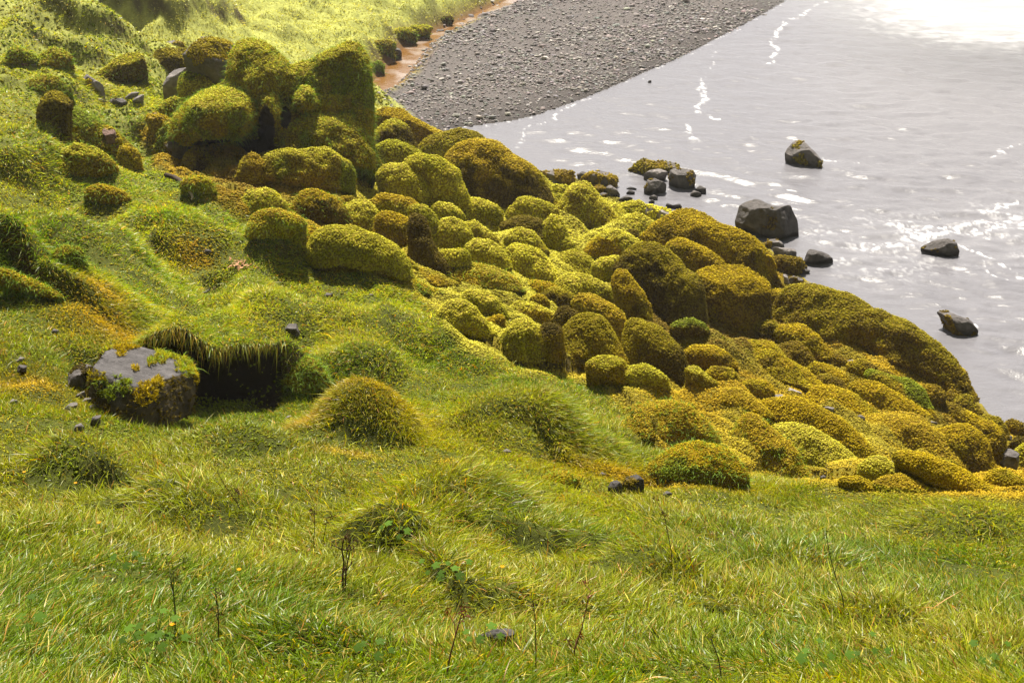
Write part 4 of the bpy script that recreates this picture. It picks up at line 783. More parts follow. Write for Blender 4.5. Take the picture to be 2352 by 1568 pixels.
K('stone','flat sunken stone below the two stones at the left edge','R',P(0,2,68,565,120,525,165,548,110,590),facet=2,group=g4,tint=1.00)
K('rock','dark flat rock hanging at the grassy lip right of the cave','R',P(1,1,245,1465,310,1398,380,1408,425,1490,392,1535,290,1515),facet=4,tint=.6,moss='D',mossfrac=.15,group=g4)
K('stone','larger bluish stone lying on the grass ridge','R',P(1,1,618,1155,650,1118,725,1135,705,1162),facet=3,group=g4,tint=1.1)
K('stone','smaller bluish stone lying on the grass ridge','R',P(1,1,1030,1150,1048,1130,1085,1135,1075,1152),facet=3,group=g4,tint=1.1)
K('stone','dark blunt stone in the grass left of centre','R',P(0,1,1852,758,1890,718,1958,735,1930,768),facet=3,group=g4,tint=0.52)
K('stone','thin pale stone in the grass below the dark blunt one','R',P(0,1,1785,1115,1850,1122,1930,1088,1942,1112,1860,1145,1800,1138),facet=3,group=g4,tint=1)
K('stone','half buried stone in the yellow turf above the flat topped boulder','R',P(0,1,455,1490,500,1448,545,1475,500,1505),facet=2,group=g4,tint=1.00)
K('moss_hummock','rounded rusty hummock in the grass of the left slope','Q',P(0,1,815,210,840,140,930,112,1020,150,1110,210,1115,280,1030,315,930,290),cap='O',grass=.3)
K('moss_hummock','low yellow green hummock left of the fallen branch','W',P(0,1,1660,120,1740,55,1850,50,1930,110,1935,210,1850,220,1720,170),cap='O',grass=.4)
K('moss_hummock','rusty tussock at the left edge of the view','Q',P(0,1,-40,960,20,860,110,880,200,960,300,1030,400,1130,470,1200,350,1210,200,1110,60,1030),cap='O',grass=.7,D=.7)
K('moss_hummock','brown tussock in the shadowed dip of the left slope','G',P(0,1,480,840,520,730,620,680,720,720,770,810,700,880,560,890),cap='Q',grass=.7)
K('stone','pale splinter stone left of the conical hummock','R',P(1,2,238,720,300,678,330,682,290,735),facet=3,group=g4,tint=1)
K('stone','second splinter stone below left of the conical hummock','R',P(1,2,350,812,420,755,425,775,390,812),facet=3,group=g4,tint=1.00)
K('stone','grey stone in the dark dip left of the glowing ochre cushion','R',P(1,2,2255,1010,2300,985,2352,1000,2340,1040,2280,1040),facet=3,group=g4,tint=1.00)
K('grassy_mound','dark leafy hump in the shade right of the cave','G',Fp(652,868,670,835,700,820,735,835,748,870,730,895,680,900),grass=1.2,D=.8,dens=.8)

# dark stones showing in the bottom turf
K('rock','dark lumpy rock half hidden in grass at the bottom centre','R',P(1,3,2010,1190,2060,1120,2180,1080,2300,1060,2380,1070,2360,1150,2240,1200,2100,1250),facet=3,rough=.15,tint=.4,group=g4)
K('stone','small black rock low in the bottom left grass','R',P(0,3,1355,930,1380,905,1450,915,1490,950,1440,980,1370,975),facet=3,tint=0.38,group=g4)

g5 = 'clods and stones along the bank of the ochre stream'
K('moss_hummock','dark earthy clod on the stream bank nearest the outcrop','G',P(1,0,1085,470,1120,380,1200,365,1270,400,1260,470,1160,500),cap='Q',grass=.5,group=g5)
K('moss_hummock','ragged clod with hanging grass at the first bend of the stream','G',P(1,0,1260,340,1300,270,1400,255,1470,300,1440,350,1330,370),cap='W',grass=.6,group=g5)
K('moss_hummock','green tongue of turf between two dark clods by the stream','W',P(1,0,1400,320,1450,240,1560,235,1620,265,1560,310,1460,335),grass=.6,group=g5)
K('moss_hummock','dark clod under the highest reach of the stream bank','D',P(1,0,1640,200,1700,160,1790,150,1810,185,1740,215),grass=.3,group=g5)
K('stone','tiny white stone lying in the ochre stream','R',P(1,0,1472,375,1478,360,1492,362,1492,376),facet=1,tint=4.5,group=g5)
K('stone','dark stone at the water edge above the first bend of the stream','R',P(1,0,1510,330,1540,300,1600,310,1590,335),facet=2,tint=1.00,group=g5)
K('stone','brown stone between stream and gravel at the upper bend','R',P(1,0,1640,300,1670,270,1730,275,1720,300),facet=2,tint=1.00,group=g5)
K('stone','flat stone in the pale lower reach of the stream','R',P(1,0,1200,780,1230,762,1260,768,1245,785),facet=2,tint=1.00,group=g5)
# ------------------------------------------------------------------ turf and moss swell up round the boulders, then the ground sheet is made
for k in QUEUE: k['pos'] = locate(k)
for k in QUEUE:
    if k['name'] not in ('mossy_boulder', 'moss_hummock', 'grassy_mound'): continue
    C, R_ = k['pos'][:2]; 
    if C[1] < 5: continue
    f = .22 if k['name'] == 'mossy_boulder' else .45
    q = ((GX-C[0])**2+(GY-C[1]-.15*R_)**2)/(1.25*R_)**2; sel = q < 4
    GZ[sel] += f*R_*np.exp(-q[sel]**2)*(sdist(GX[sel], GY[sel], LAND) > .3)*(sdist(GX[sel], GY[sel], BEACH) < -.3)
fx, fy, mf = region_cols(GX, GY, GZ)
n1 = fbm(GX*2, GY*2, s=61)[:, None]
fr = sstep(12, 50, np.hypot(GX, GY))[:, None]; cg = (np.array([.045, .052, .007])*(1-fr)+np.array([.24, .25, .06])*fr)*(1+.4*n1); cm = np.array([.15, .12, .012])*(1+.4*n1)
gc = cg*(1-mf[:, None])+cm*mf[:, None]
bk = sstep(-.2, .5, sdist(GX, GY, BEACH))[:, None]; wet = sstep(3, 0, np.abs(sdist(GX, GY, LAND)))[:, None]
gc = gc*(1-bk)+np.array([.085, .075, .072])*(1-.45*wet)*bk
stm = sstep(-.9, -.1, sdist(GX, GY, STREAM))[:, None]; gc = gc*(1-stm)+np.array([.11, .055, .02])*(1+.3*n1)*stm
nn = Hn(GX, GY)[:, 2:3]; steep = (1-sstep(.38, .62, nn))*(1-bk)
gc = gc*(1-steep)+np.array([.050, .038, .012])*steep
gc = np.where((sdist(GX, GY, LAND) < 0)[:, None], np.array([.05, .045, .04]), gc)
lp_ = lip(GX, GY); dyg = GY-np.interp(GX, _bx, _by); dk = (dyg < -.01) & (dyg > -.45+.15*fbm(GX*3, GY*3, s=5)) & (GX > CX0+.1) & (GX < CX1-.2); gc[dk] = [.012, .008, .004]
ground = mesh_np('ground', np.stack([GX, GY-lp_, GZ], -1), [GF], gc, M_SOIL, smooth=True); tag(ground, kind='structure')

for k in QUEUE: k['fn'](k)
# flat topped boulder, lower left: a faceted block built from its own corner points
def flat_top():
    t0, pb = hit(300, 975, H); base_z = pb[2]
    topz = at_z(430, 745+90, 0)[2]
    def wp(x, y, t): return CAM+ray(x, y)*t
    tf = t0-.15
    top = [wp(214,843,tf+.1), wp(241,807,tf+.55), wp(278,795,tf+.95), wp(360,806,tf+1.25), wp(432,826,tf+1.15), wp(446,852,tf+.9), wp(380,870,tf+.35), wp(345,888,tf-.02), wp(280,885,tf-.1)]
    cen = np.mean(top, 0); n = len(top)
    V = [cen+np.array([0, 0, .03])]; rings = 7; F3 = []; F4 = []
    low = []
    bot = [wp(208,905,tf+.1),wp(225,930,tf+.6),wp(270,940,tf+1),wp(350,940,tf+1.3),wp(430,950,tf+1.1),wp(440,952,tf+.8),wp(390,975,tf+.25),wp(335,995,tf-.1),wp(262,998,tf-.15)]
    for k in range(rings+1):
        q = k/rings
        for a, b in zip(top, bot):
            p = a*(1-q)+b*q; p = p+(p-cen)*np.array([1, 1, 0])*(.03*math.sin(q*3.0)); V.append(p)
    for i in range(n):
        F3.append((0, 1+i, 1+(i+1) % n))
        for k in range(rings): F4.append((1+k*n+i, 1+k*n+n+i, 1+k*n+n+(i+1) % n, 1+k*n+(i+1) % n))
    import bmesh
    me = bpy.data.meshes.new('tmp'); me.from_pydata([tuple(v) for v in V], [], F3+F4); bm = bmesh.new(); bm.from_mesh(me)
    bmesh.ops.recalc_face_normals(bm, faces=bm.faces); bmesh.ops.subdivide_edges(bm, edges=bm.edges, cuts=7, use_grid_fill=True); bmesh.ops.triangulate(bm, faces=bm.faces)
    Vw = np.array([v.co[:] for v in bm.verts]); Fw = np.array([[v.index for v in f.verts] for f in bm.faces]); bm.free(); bpy.data.meshes.remove(me)
    fn = np.cross(Vw[Fw[:, 1]]-Vw[Fw[:, 0]], Vw[Fw[:, 2]]-Vw[Fw[:, 0]]); vn = np.zeros_like(Vw)
    for k in range(3): np.add.at(vn, Fw[:, k], fn)
    vn = nrm(vn); out = ((Vw-cen)*vn).sum(1).mean() > 0
    if not out: vn = -vn; Fw = Fw[:, ::-1]; fn = -fn
    Vw = Vw+vn*(.035*fbm(Vw[:, 0]*3, Vw[:, 1]*3, Vw[:, 2]*3, s=3, o=4)+.012*fbm(Vw[:, 0]*14, Vw[:, 1]*14, Vw[:, 2]*14, s=6, o=2))[:, None]
    fx, fy = project(Vw); side = sstep(.75, .45, vn[:, 2])
    tone = 1+.3*fbm(Vw[:, 0]*5, Vw[:, 1]*5, Vw[:, 2]*5, s=8, o=3)
    col = np.array([.064, .059, .060])*tone[:, None]; col = col*(1-side[:, None])+np.array([.05, .038, .018])*tone[:, None]*side[:, None]
    o = mesh_np('flat_topped_boulder', Vw-cen, [Fw], col, M_ROCK); o.location = cen
    tag(o, 'big flat topped grey boulder with golden moss and grass tufts beside the cave', 'boulder')
    fc = Vw[Fw].mean(1); fnn = nrm(fn); ar = np.linalg.norm(fn, axis=1)/2; gx, gy = project(fc)
    def g(cx, cy, rx, ry): return ((gx-cx)/rx)**2+((gy-cy)/ry)**2 < 1+.5*fbm(fc[:, 0]*6, fc[:, 1]*6, fc[:, 2]*6, s=2, o=2)
    front = fnn[:, 2] < .6
    def patch(mask, pal, nm, dens, k=9, rad=.028, grass=0, label=None):
        w = ar*mask; n = int(w.sum()/(rad*rad)*dens)
        if n < 5: return
        fi = rng.choice(len(Fw), n, p=w/w.sum()); u = rng.random((n, 2)); fl = u.sum(1) > 1; u[fl] = 1-u[fl]
        Q = Vw[Fw[fi, 0]]*(1-u.sum(1))[:, None]+Vw[Fw[fi, 1]]*u[:, :1]+Vw[Fw[fi, 2]]*u[:, 1:]; N = fnn[fi]
        c = np.array(PAL[pal][0])*rng.uniform(.6, 1.2, (n, 1)); parts = [puffs(Q-cen+N*.02, nrm(N+[0, 0, .3]), rad*rng.uniform(.7, 1.6, n), c, k=k)]
        if grass:
            ng = int(n*grass); gi = rng.choice(n, ng); d = nrm(N[gi]*.5+np.array([0, 0, .9])+rand_dir(ng)*.5); gc_ = np.array([.15, .22, .025])*rng.uniform(.6, 1.5, (ng, 1))
            parts.append(blades(Q[gi]-cen, d, np.array([0, -.1, -.7])+rand_dir(ng)*.3, rng.uniform(.07, .2, ng), np.full(ng, .006), nrm(np.cross(d, rand_dir(ng))), gc_, gc_*1.5, seg=3))
        V_, F_, C_ = merge(parts); m = mesh_np(nm, V_, F_, C_, M_MOSS, parent=o)
        if label: m['label'] = label
    patch(g(330,905,26,24) | g(357,878,12,9), 'O', 'moss_cushion', 1.6, label='golden moss cushion bulging over the front edge')
    patch(g(260,895,45,26) & ~g(330,905,26,24), 'G', 'grass_tuft', .8, grass=1.4, label='long grass hanging over the left front edge')
    patch(g(430,835,28,26) | g(395,812,42,12), 'W', 'grass_tuft', .9, grass=1.6, label='grass and moss fringe along the right edge')
    patch(g(358,832,17,12), 'Q', 'grass_tuft', .8, grass=1.8, label='small grass tuft in the middle of the flat top')
    patch(g(300,795,20,7) | g(275,808,10,14) | g(306,845,8,8), 'Y', 'moss_cushion', 1.2)
    patch(g(450,850,12,32), 'O', 'moss_cushion', 1.3)
    patch(front & ~g(330,905,26,24), 'D', 'moss', .16)
    patch(g(225,865,22,12), 'Q', 'moss', .9)
flat_top()
# ------------------------------------------------------------------ dry stems, branch, leaves, flowers
def tube(P, r0, r1, k=5):
    P = np.array(P, float); n = len(P); V = []; F = []
    for i in range(n):
        d = nrm(P[min(i+1, n-1)]-P[max(i-1, 0)]); a = nrm(np.cross(d, [.3, .9, .2])); b = np.cross(d, a); r = r0+(r1-r0)*i/(n-1)
        for j in range(k): V.append(P[i]+r*(a*math.cos(6.283*j/k)+b*math.sin(6.283*j/k)))
    for i in range(n-1):
        for j in range(k): F.append((i*k+j, i*k+(j+1) % k, (i+1)*k+(j+1) % k, (i+1)*k+j))
    return np.array(V), np.array(F)
def tubes(name, lst, col, label, cat, group=None, parent=None, org=None):
    V = []; F = []; o = 0
    for P_, a, b in lst:
        v, f = tube(P_, a, b); V.append(v); F.append(f+o); o += len(v)
    V = np.concatenate(V); F = np.concatenate(F); org = lst[0][0][0] if org is None else org
    ob = mesh_np(name, V-np.array(org), [F], np.tile(col, (len(V), 1)), M_STEM, parent=parent)
    if parent is None: ob.location = org; tag(ob, label, cat, group)
    return ob
def stem(fp, label, thick=.004, col=(.05, .028, .012), branches=2, group='dry brown stems in the foreground grass', seeds=True):
    """fp: root to tip points in the frame"""
    t, p = hit(fp[0][0], fp[0][1], H); r_ = np.random.default_rng(int(fp[0][0]*7+fp[0][1])); pts_ = []
    for i, (x, y) in enumerate(fp): pts_.append(CAM+ray(x, y)*(t-.02*i))
    pts_[0] = pts_[0]-np.array([0, 0, .05]); lst = [(pts_, thick, thick*.5)]
    for b in range(branches):
        k = r_.integers(1, len(pts_)); a = pts_[k]; L = np.linalg.norm(pts_[-1]-pts_[0])*r_.uniform(.15, .35); d = nrm(nrm(pts_[-1]-pts_[0])+r_.normal(0, .5, 3))
        lst.append(([a, a+d*L*.5+r_.normal(0, .01, 3), a+d*L], thick*.6, thick*.3))
    st_ = tubes('dry_stem', lst, col, label, 'stem', group)
    if seeds:
        tips = np.array([l[0][-1] for l in lst]); n = len(tips)*14; Q = np.repeat(tips, 14, 0)+rng.normal(0, .012, (n, 3))
        d = rand_dir(n); V_, F_, C_ = blades(Q-pts_[0]*1.0, d, d*0, np.full(n, .02), np.full(n, .009), nrm(np.cross(d, rand_dir(n))), np.tile(col, (n, 1))*1.2, seg=1)
        mesh_np('seed_head', V_, F_, C_, M_MOSS, parent=st_)
    return st_
stem([(786,1362),(787,1320),(790,1290),(785,1262),(789,1240)],'tallest of the black dry stalks clustered left of centre',.008,branches=3)
stem([(790,1360),(795,1310),(800,1280),(806,1262)],'black dry stalk leaning right in the cluster left of centre',.006)
stem([(788,1340),(793,1300),(797,1265),(794,1235)],'thin black dry stalk at the back of the cluster left of centre',.004)
stem([(720,1262),(721,1235),(723,1205),(722,1172)],'upright dry stalk in the grass above left of the black cluster',.004,branches=1)
stem([(740,1250),(745,1225),(750,1200)],'short dry stalk next to the upright one above the black cluster',.004,branches=1)
stem([(560,1180),(545,1155),(520,1120),(500,1085)],'thin twisted dry stem below the flat topped boulder',.004,branches=3)
stem([(400,1470),(402,1400),(398,1360),(392,1325)],'tall green brown weed stalk at the lower left',.005,col=(.07,.08,.015),branches=5)
stem([(498,1480),(502,1430),(500,1390),(494,1360)],'shorter weed stalk right of the tall lower left one',.004,col=(.06,.045,.015),branches=3)
stem([(1310,1540),(1320,1490),(1337,1440),(1352,1370)],'forked reddish dry stem at the bottom centre',.005,col=(.10,.035,.015),branches=3)
stem([(1230,1560),(1231,1500),(1230,1440),(1226,1390)],'straight dark dry stem at the bottom centre',.004,branches=0)
stem([(1545,1300),(1541,1260),(1533,1220),(1525,1180)],'slender brown stem standing right of the dark hollow',.004,branches=1)
stem([(1590,1310),(1586,1290),(1584,1260)],'short reddish stem right of the slender brown one',.004,col=(.12,.04,.015),branches=0)
stem([(1945,1410),(1935,1370),(1918,1320),(1905,1270),(1898,1225)],'long leaning green stem in the right foreground',.004,col=(.05,.06,.012),branches=1)
stem([(1662,1560),(1650,1510),(1632,1465)],'dark leaning stem at the bottom right of centre',.004,col=(.05,.05,.012),branches=0)
stem([(2000,1370),(1990,1330),(1975,1305)],'rust tipped grass stem in the right foreground',.004,col=(.14,.05,.015),branches=0)
stem([(1020,1560),(1035,1500),(1046,1460),(1060,1410)],'bent reddish stalk left of the forked bottom one',.005,col=(.09,.03,.014),branches=3)
stem([(773,447),(772,434),(771,420)],'pale straight straw standing in front of the outcrop',.004,col=(.45,.42,.38),branches=0,group=None,seeds=False)
# fallen branch on the left slope
t, p = hit(398, 412, H)
bp = [hit(x, y, H)[1]+np.array([0, 0, .05]) for x, y in [(382,408),(398,412),(412,420),(425,432),(432,440)]]
br = [hit(x, y, H)[1]+np.array([0, 0, .06]) for x, y in [(432,440),(438,450),(443,460),(440,466)]]
b0 = tubes('fallen_branch', [(bp, .05, .04)], (.03, .018, .010), 'dark fallen branch with a pale broken end on the left slope', 'branch')
tubes('broken_end', [(br, .035, .015), ([br[1], br[1]+np.array([.12, 0, .05]), br[1]+np.array([.25, -.05, 0])], .015, .008)], (.42, .34, .33), None, None, parent=b0, org=bp[0])
# withered leaves heap
t, p = hit(560, 612, H); n = 40; Q = p+rng.normal(0, 1, (n, 3))*np.array([.14, .10, .02])+np.array([0, 0, .05]); d = rand_dir(n)*np.array([1, 1, .4])
V_, F_, C_ = blades(Q-p, nrm(d), np.zeros((n, 3)), rng.uniform(.05, .12, n), rng.uniform(.03, .05, n), nrm(np.cross(d, [0, 0, 1])), np.array([.40, .22, .12])*rng.uniform(.6, 1.2, (n, 1)), seg=2)
o = mesh_np('withered_leaves', V_, F_, C_, M_MOSS); o.location = p; tag(o, 'small heap of withered brown leaves in the grass left of the caterpillar boulder', 'leaves')
# broad leaved plants
def leafplant(x, y, label, nleaf=5, size=.030, col=(.055, .11, .006)):
    t, p = hit(x, y, H); root = tag(bpy.data.objects.new('broad_leaved_plant', None), label, 'plant', 'broad leaved plants in the foreground grass'); S.collection.objects.link(root); root.location = p
    lst = []
    for k in range(nleaf):
        a = 6.283*k/nleaf+rng.uniform(-.4, .4); h = rng.uniform(.10, .19); tip = np.array([math.cos(a)*.09, math.sin(a)*.07, h])*rng.uniform(.7, 1.2)
        lst.append(([np.zeros(3), tip*np.array([.4, .4, .6]), tip], .0018, .0012)); nl = nrm(np.array([math.cos(a)*.3, math.sin(a)*.3-.35, 1.])); u = nrm(np.cross(nl, [0.2, 1, 0])); v = np.cross(nl, u)
        V = [tip]; m = 35; L = size*rng.uniform(.7, 1.25)
        for j in range(m):
            q = 6.283*j/m; r_ = L*(.62+.38*abs(math.cos(q*2.5)))*(.9+.1*math.cos(q*17)); r_ *= 1 if abs(q-3.14) > .15 else .3
            V.append(tip+u*r_*math.cos(q)+v*r_*math.sin(q)-nl*(r_*r_*3))
        F = np.array([(0, 1+j, 1+(j+1) % m) for j in range(m)])
        mesh_np('leaf', V, [F], np.tile(np.array(col)*rng.uniform(.7, 1.3), (m+1, 1)), M_MOSS, parent=root)
    ob = tubes('leaf_stalk', lst, (.10, .10, .02), None, None, parent=root, org=(0, 0, 0))
for a in [(360,1492,'bright three lobed leaves low in the bottom left grass'),(330,1515,'round bright leaves left of the three lobed ones at the bottom left'),(385,1515,'pale rounded leaves right of the round bright ones at the bottom left'),(1000,1345,'jagged leaves lit at the rim of the dark hollow'),
 (1040,1350,'jagged leaves lit inside the dark hollow right of the first'),(865,1540,'jagged leaves at the bottom edge left of centre'),(1105,1500,'small green leaves beside the dark stone at the bottom'),(300,1325,'pale yellow leaves under the thin dry stem on the left'),
 (70,1470,'small leafy plant at the bottom left edge'),(910,1255,'green leaves beside the short dry stalk'),(1990,1540,'reddish tinged leafy plant at the bottom right'),(2270,1545,'leafy plant at the bottom right corner'),(1870,1550,'low leafy plant in the bottom right grass')]: leafplant(*a)
def flower(x, y, label):
    t, p = hit(x, y+14, H); root = tag(bpy.data.objects.new('yellow_flower', None), label, 'flower', 'yellow wild flowers in the grass'); S.collection.objects.link(root); root.location = p
    top = np.array([.01, -.02, .19]); tubes('flower_stalk', [([np.zeros(3), top*.5+np.array([.01, 0, 0]), top], .0016, .001)], (.1, .12, .02), None, None, parent=root, org=(0, 0, 0))
    n = 6; a = np.arange(n)*6.283/n; d = np.stack([np.cos(a), np.sin(a)*.8, np.full(n, .5)], -1)
    V_, F_, C_ = blades(np.tile(top, (n, 1)), nrm(d), np.zeros((n, 3)), np.full(n, .017), np.full(n, .016), nrm(np.cross(d, [0, 0, 1])), np.tile([.75, .42, .01], (n, 1)), seg=2)
    mesh_np('petals', V_, F_, C_, M_GRASS, parent=root)
for a in [(553,1353,'yellow flower in the grass left of the black stalk cluster'),(403,1490,'yellow flower by the tall weed stalk at the lower left'),(63,1116,'yellow flower at the left edge below the rubble'),(180,1142,'orange yellow flower below the flat topped boulder'),
 (234,1240,'orange yellow flower in the trampled grass of the left foreground'),(1150,1345,'tiny yellow flower right of the dark hollow')]: flower(*a)
# ------------------------------------------------------------------ river
WX, WY, WF = polar(-12, 36, 800, 16, 260, 1100)
ls = sdist(WX, WY, LAND); keep = ls < 1.0
fk = keep[WF].all(1); WF = WF[fk]; used = np.unique(WF); rm = np.zeros(len(WX), int); rm[used] = np.arange(len(used)); WF = rm[WF]; WX = WX[used]; WY = WY[used]; ls = ls[used]
wz = np.zeros_like(WX); wn = fbm(WX*.25, WY*.25, s=71, o=2)
for k, (lam, amp, a) in enumerate([(3.1, .018, -.35), (1.9, .018, .1), (1.25, .013, -.7), (.8, .008, .5), (.55, .005, -.1)]):
    a += 1.2; q = (WX*math.cos(a)+WY*math.sin(a))*2*math.pi/lam+wn*5+fbm(WX*.8, WY*.8, s=80+k, o=2)*3
    wz += 1.15*amp*(.6*np.sin(q)+.4*(1-2*np.abs(np.sin(q*.5))))*(.6+.8*vnoise(WX*.3, WY*.3, s=90+k))
wz += .034*fbm(WX*1.0+WY*.5, WY*1.9, s=77, o=5)
wz *= (sstep(0, -1.5, ls)*.85+.15)*(1+.5*sstep(48, 34, np.hypot(WX, WY)))
wz -= .0
WP_ = np.stack([WX, WY, wz], -1); wfx, wfy = project(WP_)
foam = np.zeros_like(WX)
FOAM = [([(1905,2),(1850,28),(1815,55),(1785,95),(1768,125),(1762,150)],3.2,.85),([(1650,85),(1640,130),(1625,180),(1612,215)],1.6,.5),([(1622,190),(1612,235),(1608,258),(1625,268),(1645,275)],4,.9),
 ([(1568,283),(1575,300),(1592,312),(1605,325)],2.5,.8),([(1180,350),(1205,310),(1225,290),(1270,272),(1330,235)],2,.7),([(1385,195),(1480,160),(1540,150)],1.2,.5),([(1495,170),(1485,205),(1500,240)],1,.35),
 ([(2360,470),(2300,482),(2265,500),(2240,522),(2200,528),(2150,520),(2100,528),(2060,520)],9,.95),([(2352,520),(2310,530),(2290,555)],5,.9),([(2230,580),(2270,598),(2300,618),(2360,640)],4,.6),
 ([(2195,555),(2215,575),(2240,585),(2290,610)],2.5,.9),([(2280,600),(2255,610),(2265,625),(2310,640)],2,.6),([(2350,335),(2300,345),(2262,370)],2.5,.8),([(1885,368),(1920,371)],2,.9),([(1955,370),(1990,366)],1.5,.7),
 ([(2210,765),(2245,765),(2260,775)],4,.8),([(2100,705),(2140,722)],2.5,.5),([(2060,35),(2080,15)],3,.5),([(1975,45),(2000,52),(1990,70)],3,.5),([(1812,435),(1840,438)],2,.8),([(2140,1010),(2200,950),(2352,960)],2,.3),
 ([(1010,297),(1090,291),(1150,283),(1240,265),(1330,233),(1420,197),(1500,162),(1640,96),(1720,54),(1800,8)],2.2,.55)]
fn_ = fbm(WX*2.5, WY*2.5, s=101, o=4); fn2 = fbm(WX*7, WY*7, s=111, o=3)
lw1 = fbm(WX*.7, WY*.5, s=161, o=3); lw2 = fbm(WX*.7+9, WY*.5, s=162, o=3)
for Pl, w, a in FOAM:
    Wl = wpoly(Pl, 0); mx_, my_ = np.mean(Wl, 0); sc = math.hypot(mx_, my_)/FPX*1.6
    dd = segdist(WX+fn_*w*sc*1.6+.5*lw1, WY+fn_*w*sc*4+1.0*lw2, Wl)
    foam = np.maximum(foam, a*sstep(w*sc*1.5, 0, dd)*sstep(-.15, .45, fn2+.7*fn_+.4*fbm(WX*15, WY*15, s=17, o=2)+(a-.85)))
# broken white water below the fall (upper right) and spray-beaten patch
wr = wpoly([(2030,-60),(2070,30),(2130,70),(2230,92),(2330,95),(2420,100),(2900,60),(2700,-160)], 0)
foam = np.maximum(foam, sstep(-3, 2.5, sdist(WX, WY, wr)+2.2*fn_)*(.45+.45*sstep(-.2, .4, fbm(WX*.5, WY*2, s=151, o=4))))
sp = wpoly([(1930,540),(2000,520),(2100,505),(2250,480),(2500,440),(2500,600),(2200,560),(2100,600),(1990,620),(1940,590)], 0)
foam = np.maximum(foam, sstep(-2.0, 2.0, sdist(WX, WY, sp))*(.04+.62*sstep(-.05, .55, fbm(WX*1.2, WY*1.6, s=132, o=3))*sstep(-.1, .5, fbm(WX*11, WY*9, s=131, o=3)+.3*fn2)))
foam = np.maximum(foam, .0*sstep(.6, .8, vnoise(WX*2.2, WY*6, s=9))*sstep(.35, .6, fn2)*sstep(-1, -3, ls))
m, t, o_ = mat_new('river_water'); pb_ = t.nodes.new('ShaderNodeBsdfPrincipled'); fo = attr(t, 'foam')
pb_.inputs['Base Color'].default_value = (.115, .112, .125, 1); pb_.inputs['Roughness'].default_value = .27; pb_.inputs['IOR'].default_value = 1.33
pb_.inputs['Specular IOR Level'].default_value = .5
geo = t.nodes.new('ShaderNodeNewGeometry'); mp = t.nodes.new('ShaderNodeMapping'); mp.inputs['Rotation'].default_value = (0, 0, .3); mp.inputs['Scale'].default_value = (1, 1.9, 1)
n1_ = t.nodes.new('ShaderNodeTexNoise'); n1_.inputs['Scale'].default_value = 3.2; n1_.inputs['Detail'].default_value = 6; n1_.inputs['Roughness'].default_value = .6; n1_.inputs['Distortion'].default_value = .4
t.links.new(geo.outputs['Position'], mp.inputs[0]); t.links.new(mp.outputs[0], n1_.inputs['Vector'])
b_ = t.nodes.new('ShaderNodeBump'); b_.inputs['Strength'].default_value = .8; b_.inputs['Distance'].default_value = .03
t.links.new(n1_.outputs['Fac'], b_.inputs['Height']); t.links.new(b_.outputs[0], pb_.inputs['Normal'])
df = t.nodes.new('ShaderNodeBsdfDiffuse'); df.inputs['Color'].default_value = (.66, .66, .68, 1); ms = t.nodes.new('ShaderNodeMixShader')
t.links.new(fo.outputs['Fac'], ms.inputs[0]); t.links.new(pb_.outputs[0], ms.inputs[1]); t.links.new(df.outputs[0], ms.inputs[2]); t.links.new(ms.outputs[0], o_.inputs['Surface'])
M_WATER = m
water = mesh_np('water', WP_+np.stack([0*foam, 0*foam, foam*.03], -1), [WF[:, ::-1] if False else WF], None, M_WATER, smooth=True, attrs={'foam': foam}); tag(water, kind='structure')
# side stream with ochre bed
SX, SY_, SF = polar(-12, 3, 160, 44, 110, 420)
sd2 = sdist(SX, SY_, STREAM); k = (sd2 > -1.6)[SF].all(1); SF = SF[k]; used = np.unique(SF); rm = np.zeros(len(SX), int); rm[used] = np.arange(len(used)); SF = rm[SF]; SX = SX[used]; SY_ = SY_[used]
sz_ = .135+.006*fbm(SX*3, SY_*3, s=5, o=3); nn1 = fbm(SX*1.2, SY_*1.2, s=15, o=3); nn2 = sstep(-.1, .35, nn1+.02*(46-SY_)*-1*0+.25*sstep(56, 48, SY_))
m, t, o_ = mat_new('stream_water'); pb_ = t.nodes.new('ShaderNodeBsdfPrincipled'); a_ = attr(t)
pb_.inputs['Roughness'].default_value = .12; pb_.inputs['IOR'].default_value = 1.33; t.links.new(a_.outputs['Color'], pb_.inputs['Base Color'])
geo = t.nodes.new('ShaderNodeNewGeometry'); n1_ = t.nodes.new('ShaderNodeTexNoise'); n1_.inputs['Scale'].default_value = 7; n1_.inputs['Detail'].default_value = 4
b_ = t.nodes.new('ShaderNodeBump'); b_.inputs['Strength'].default_value = .7; b_.inputs['Distance'].default_value = .03
t.links.new(geo.outputs['Position'], n1_.inputs['Vector']); t.links.new(n1_.outputs['Fac'], b_.inputs['Height']); t.links.new(b_.outputs[0], pb_.inputs['Normal']); t.links.new(pb_.outputs[0], o_.inputs['Surface'])
sc_ = np.array([.15, .075, .022])*(1-nn2[:, None])+np.array([.24, .18, .14])*nn2[:, None]  # pale share imitates white reflections, painted into the water colour
stream = mesh_np('stream', np.stack([SX, SY_, sz_], -1), [SF], sc_, m, smooth=True); tag(stream, kind='structure')

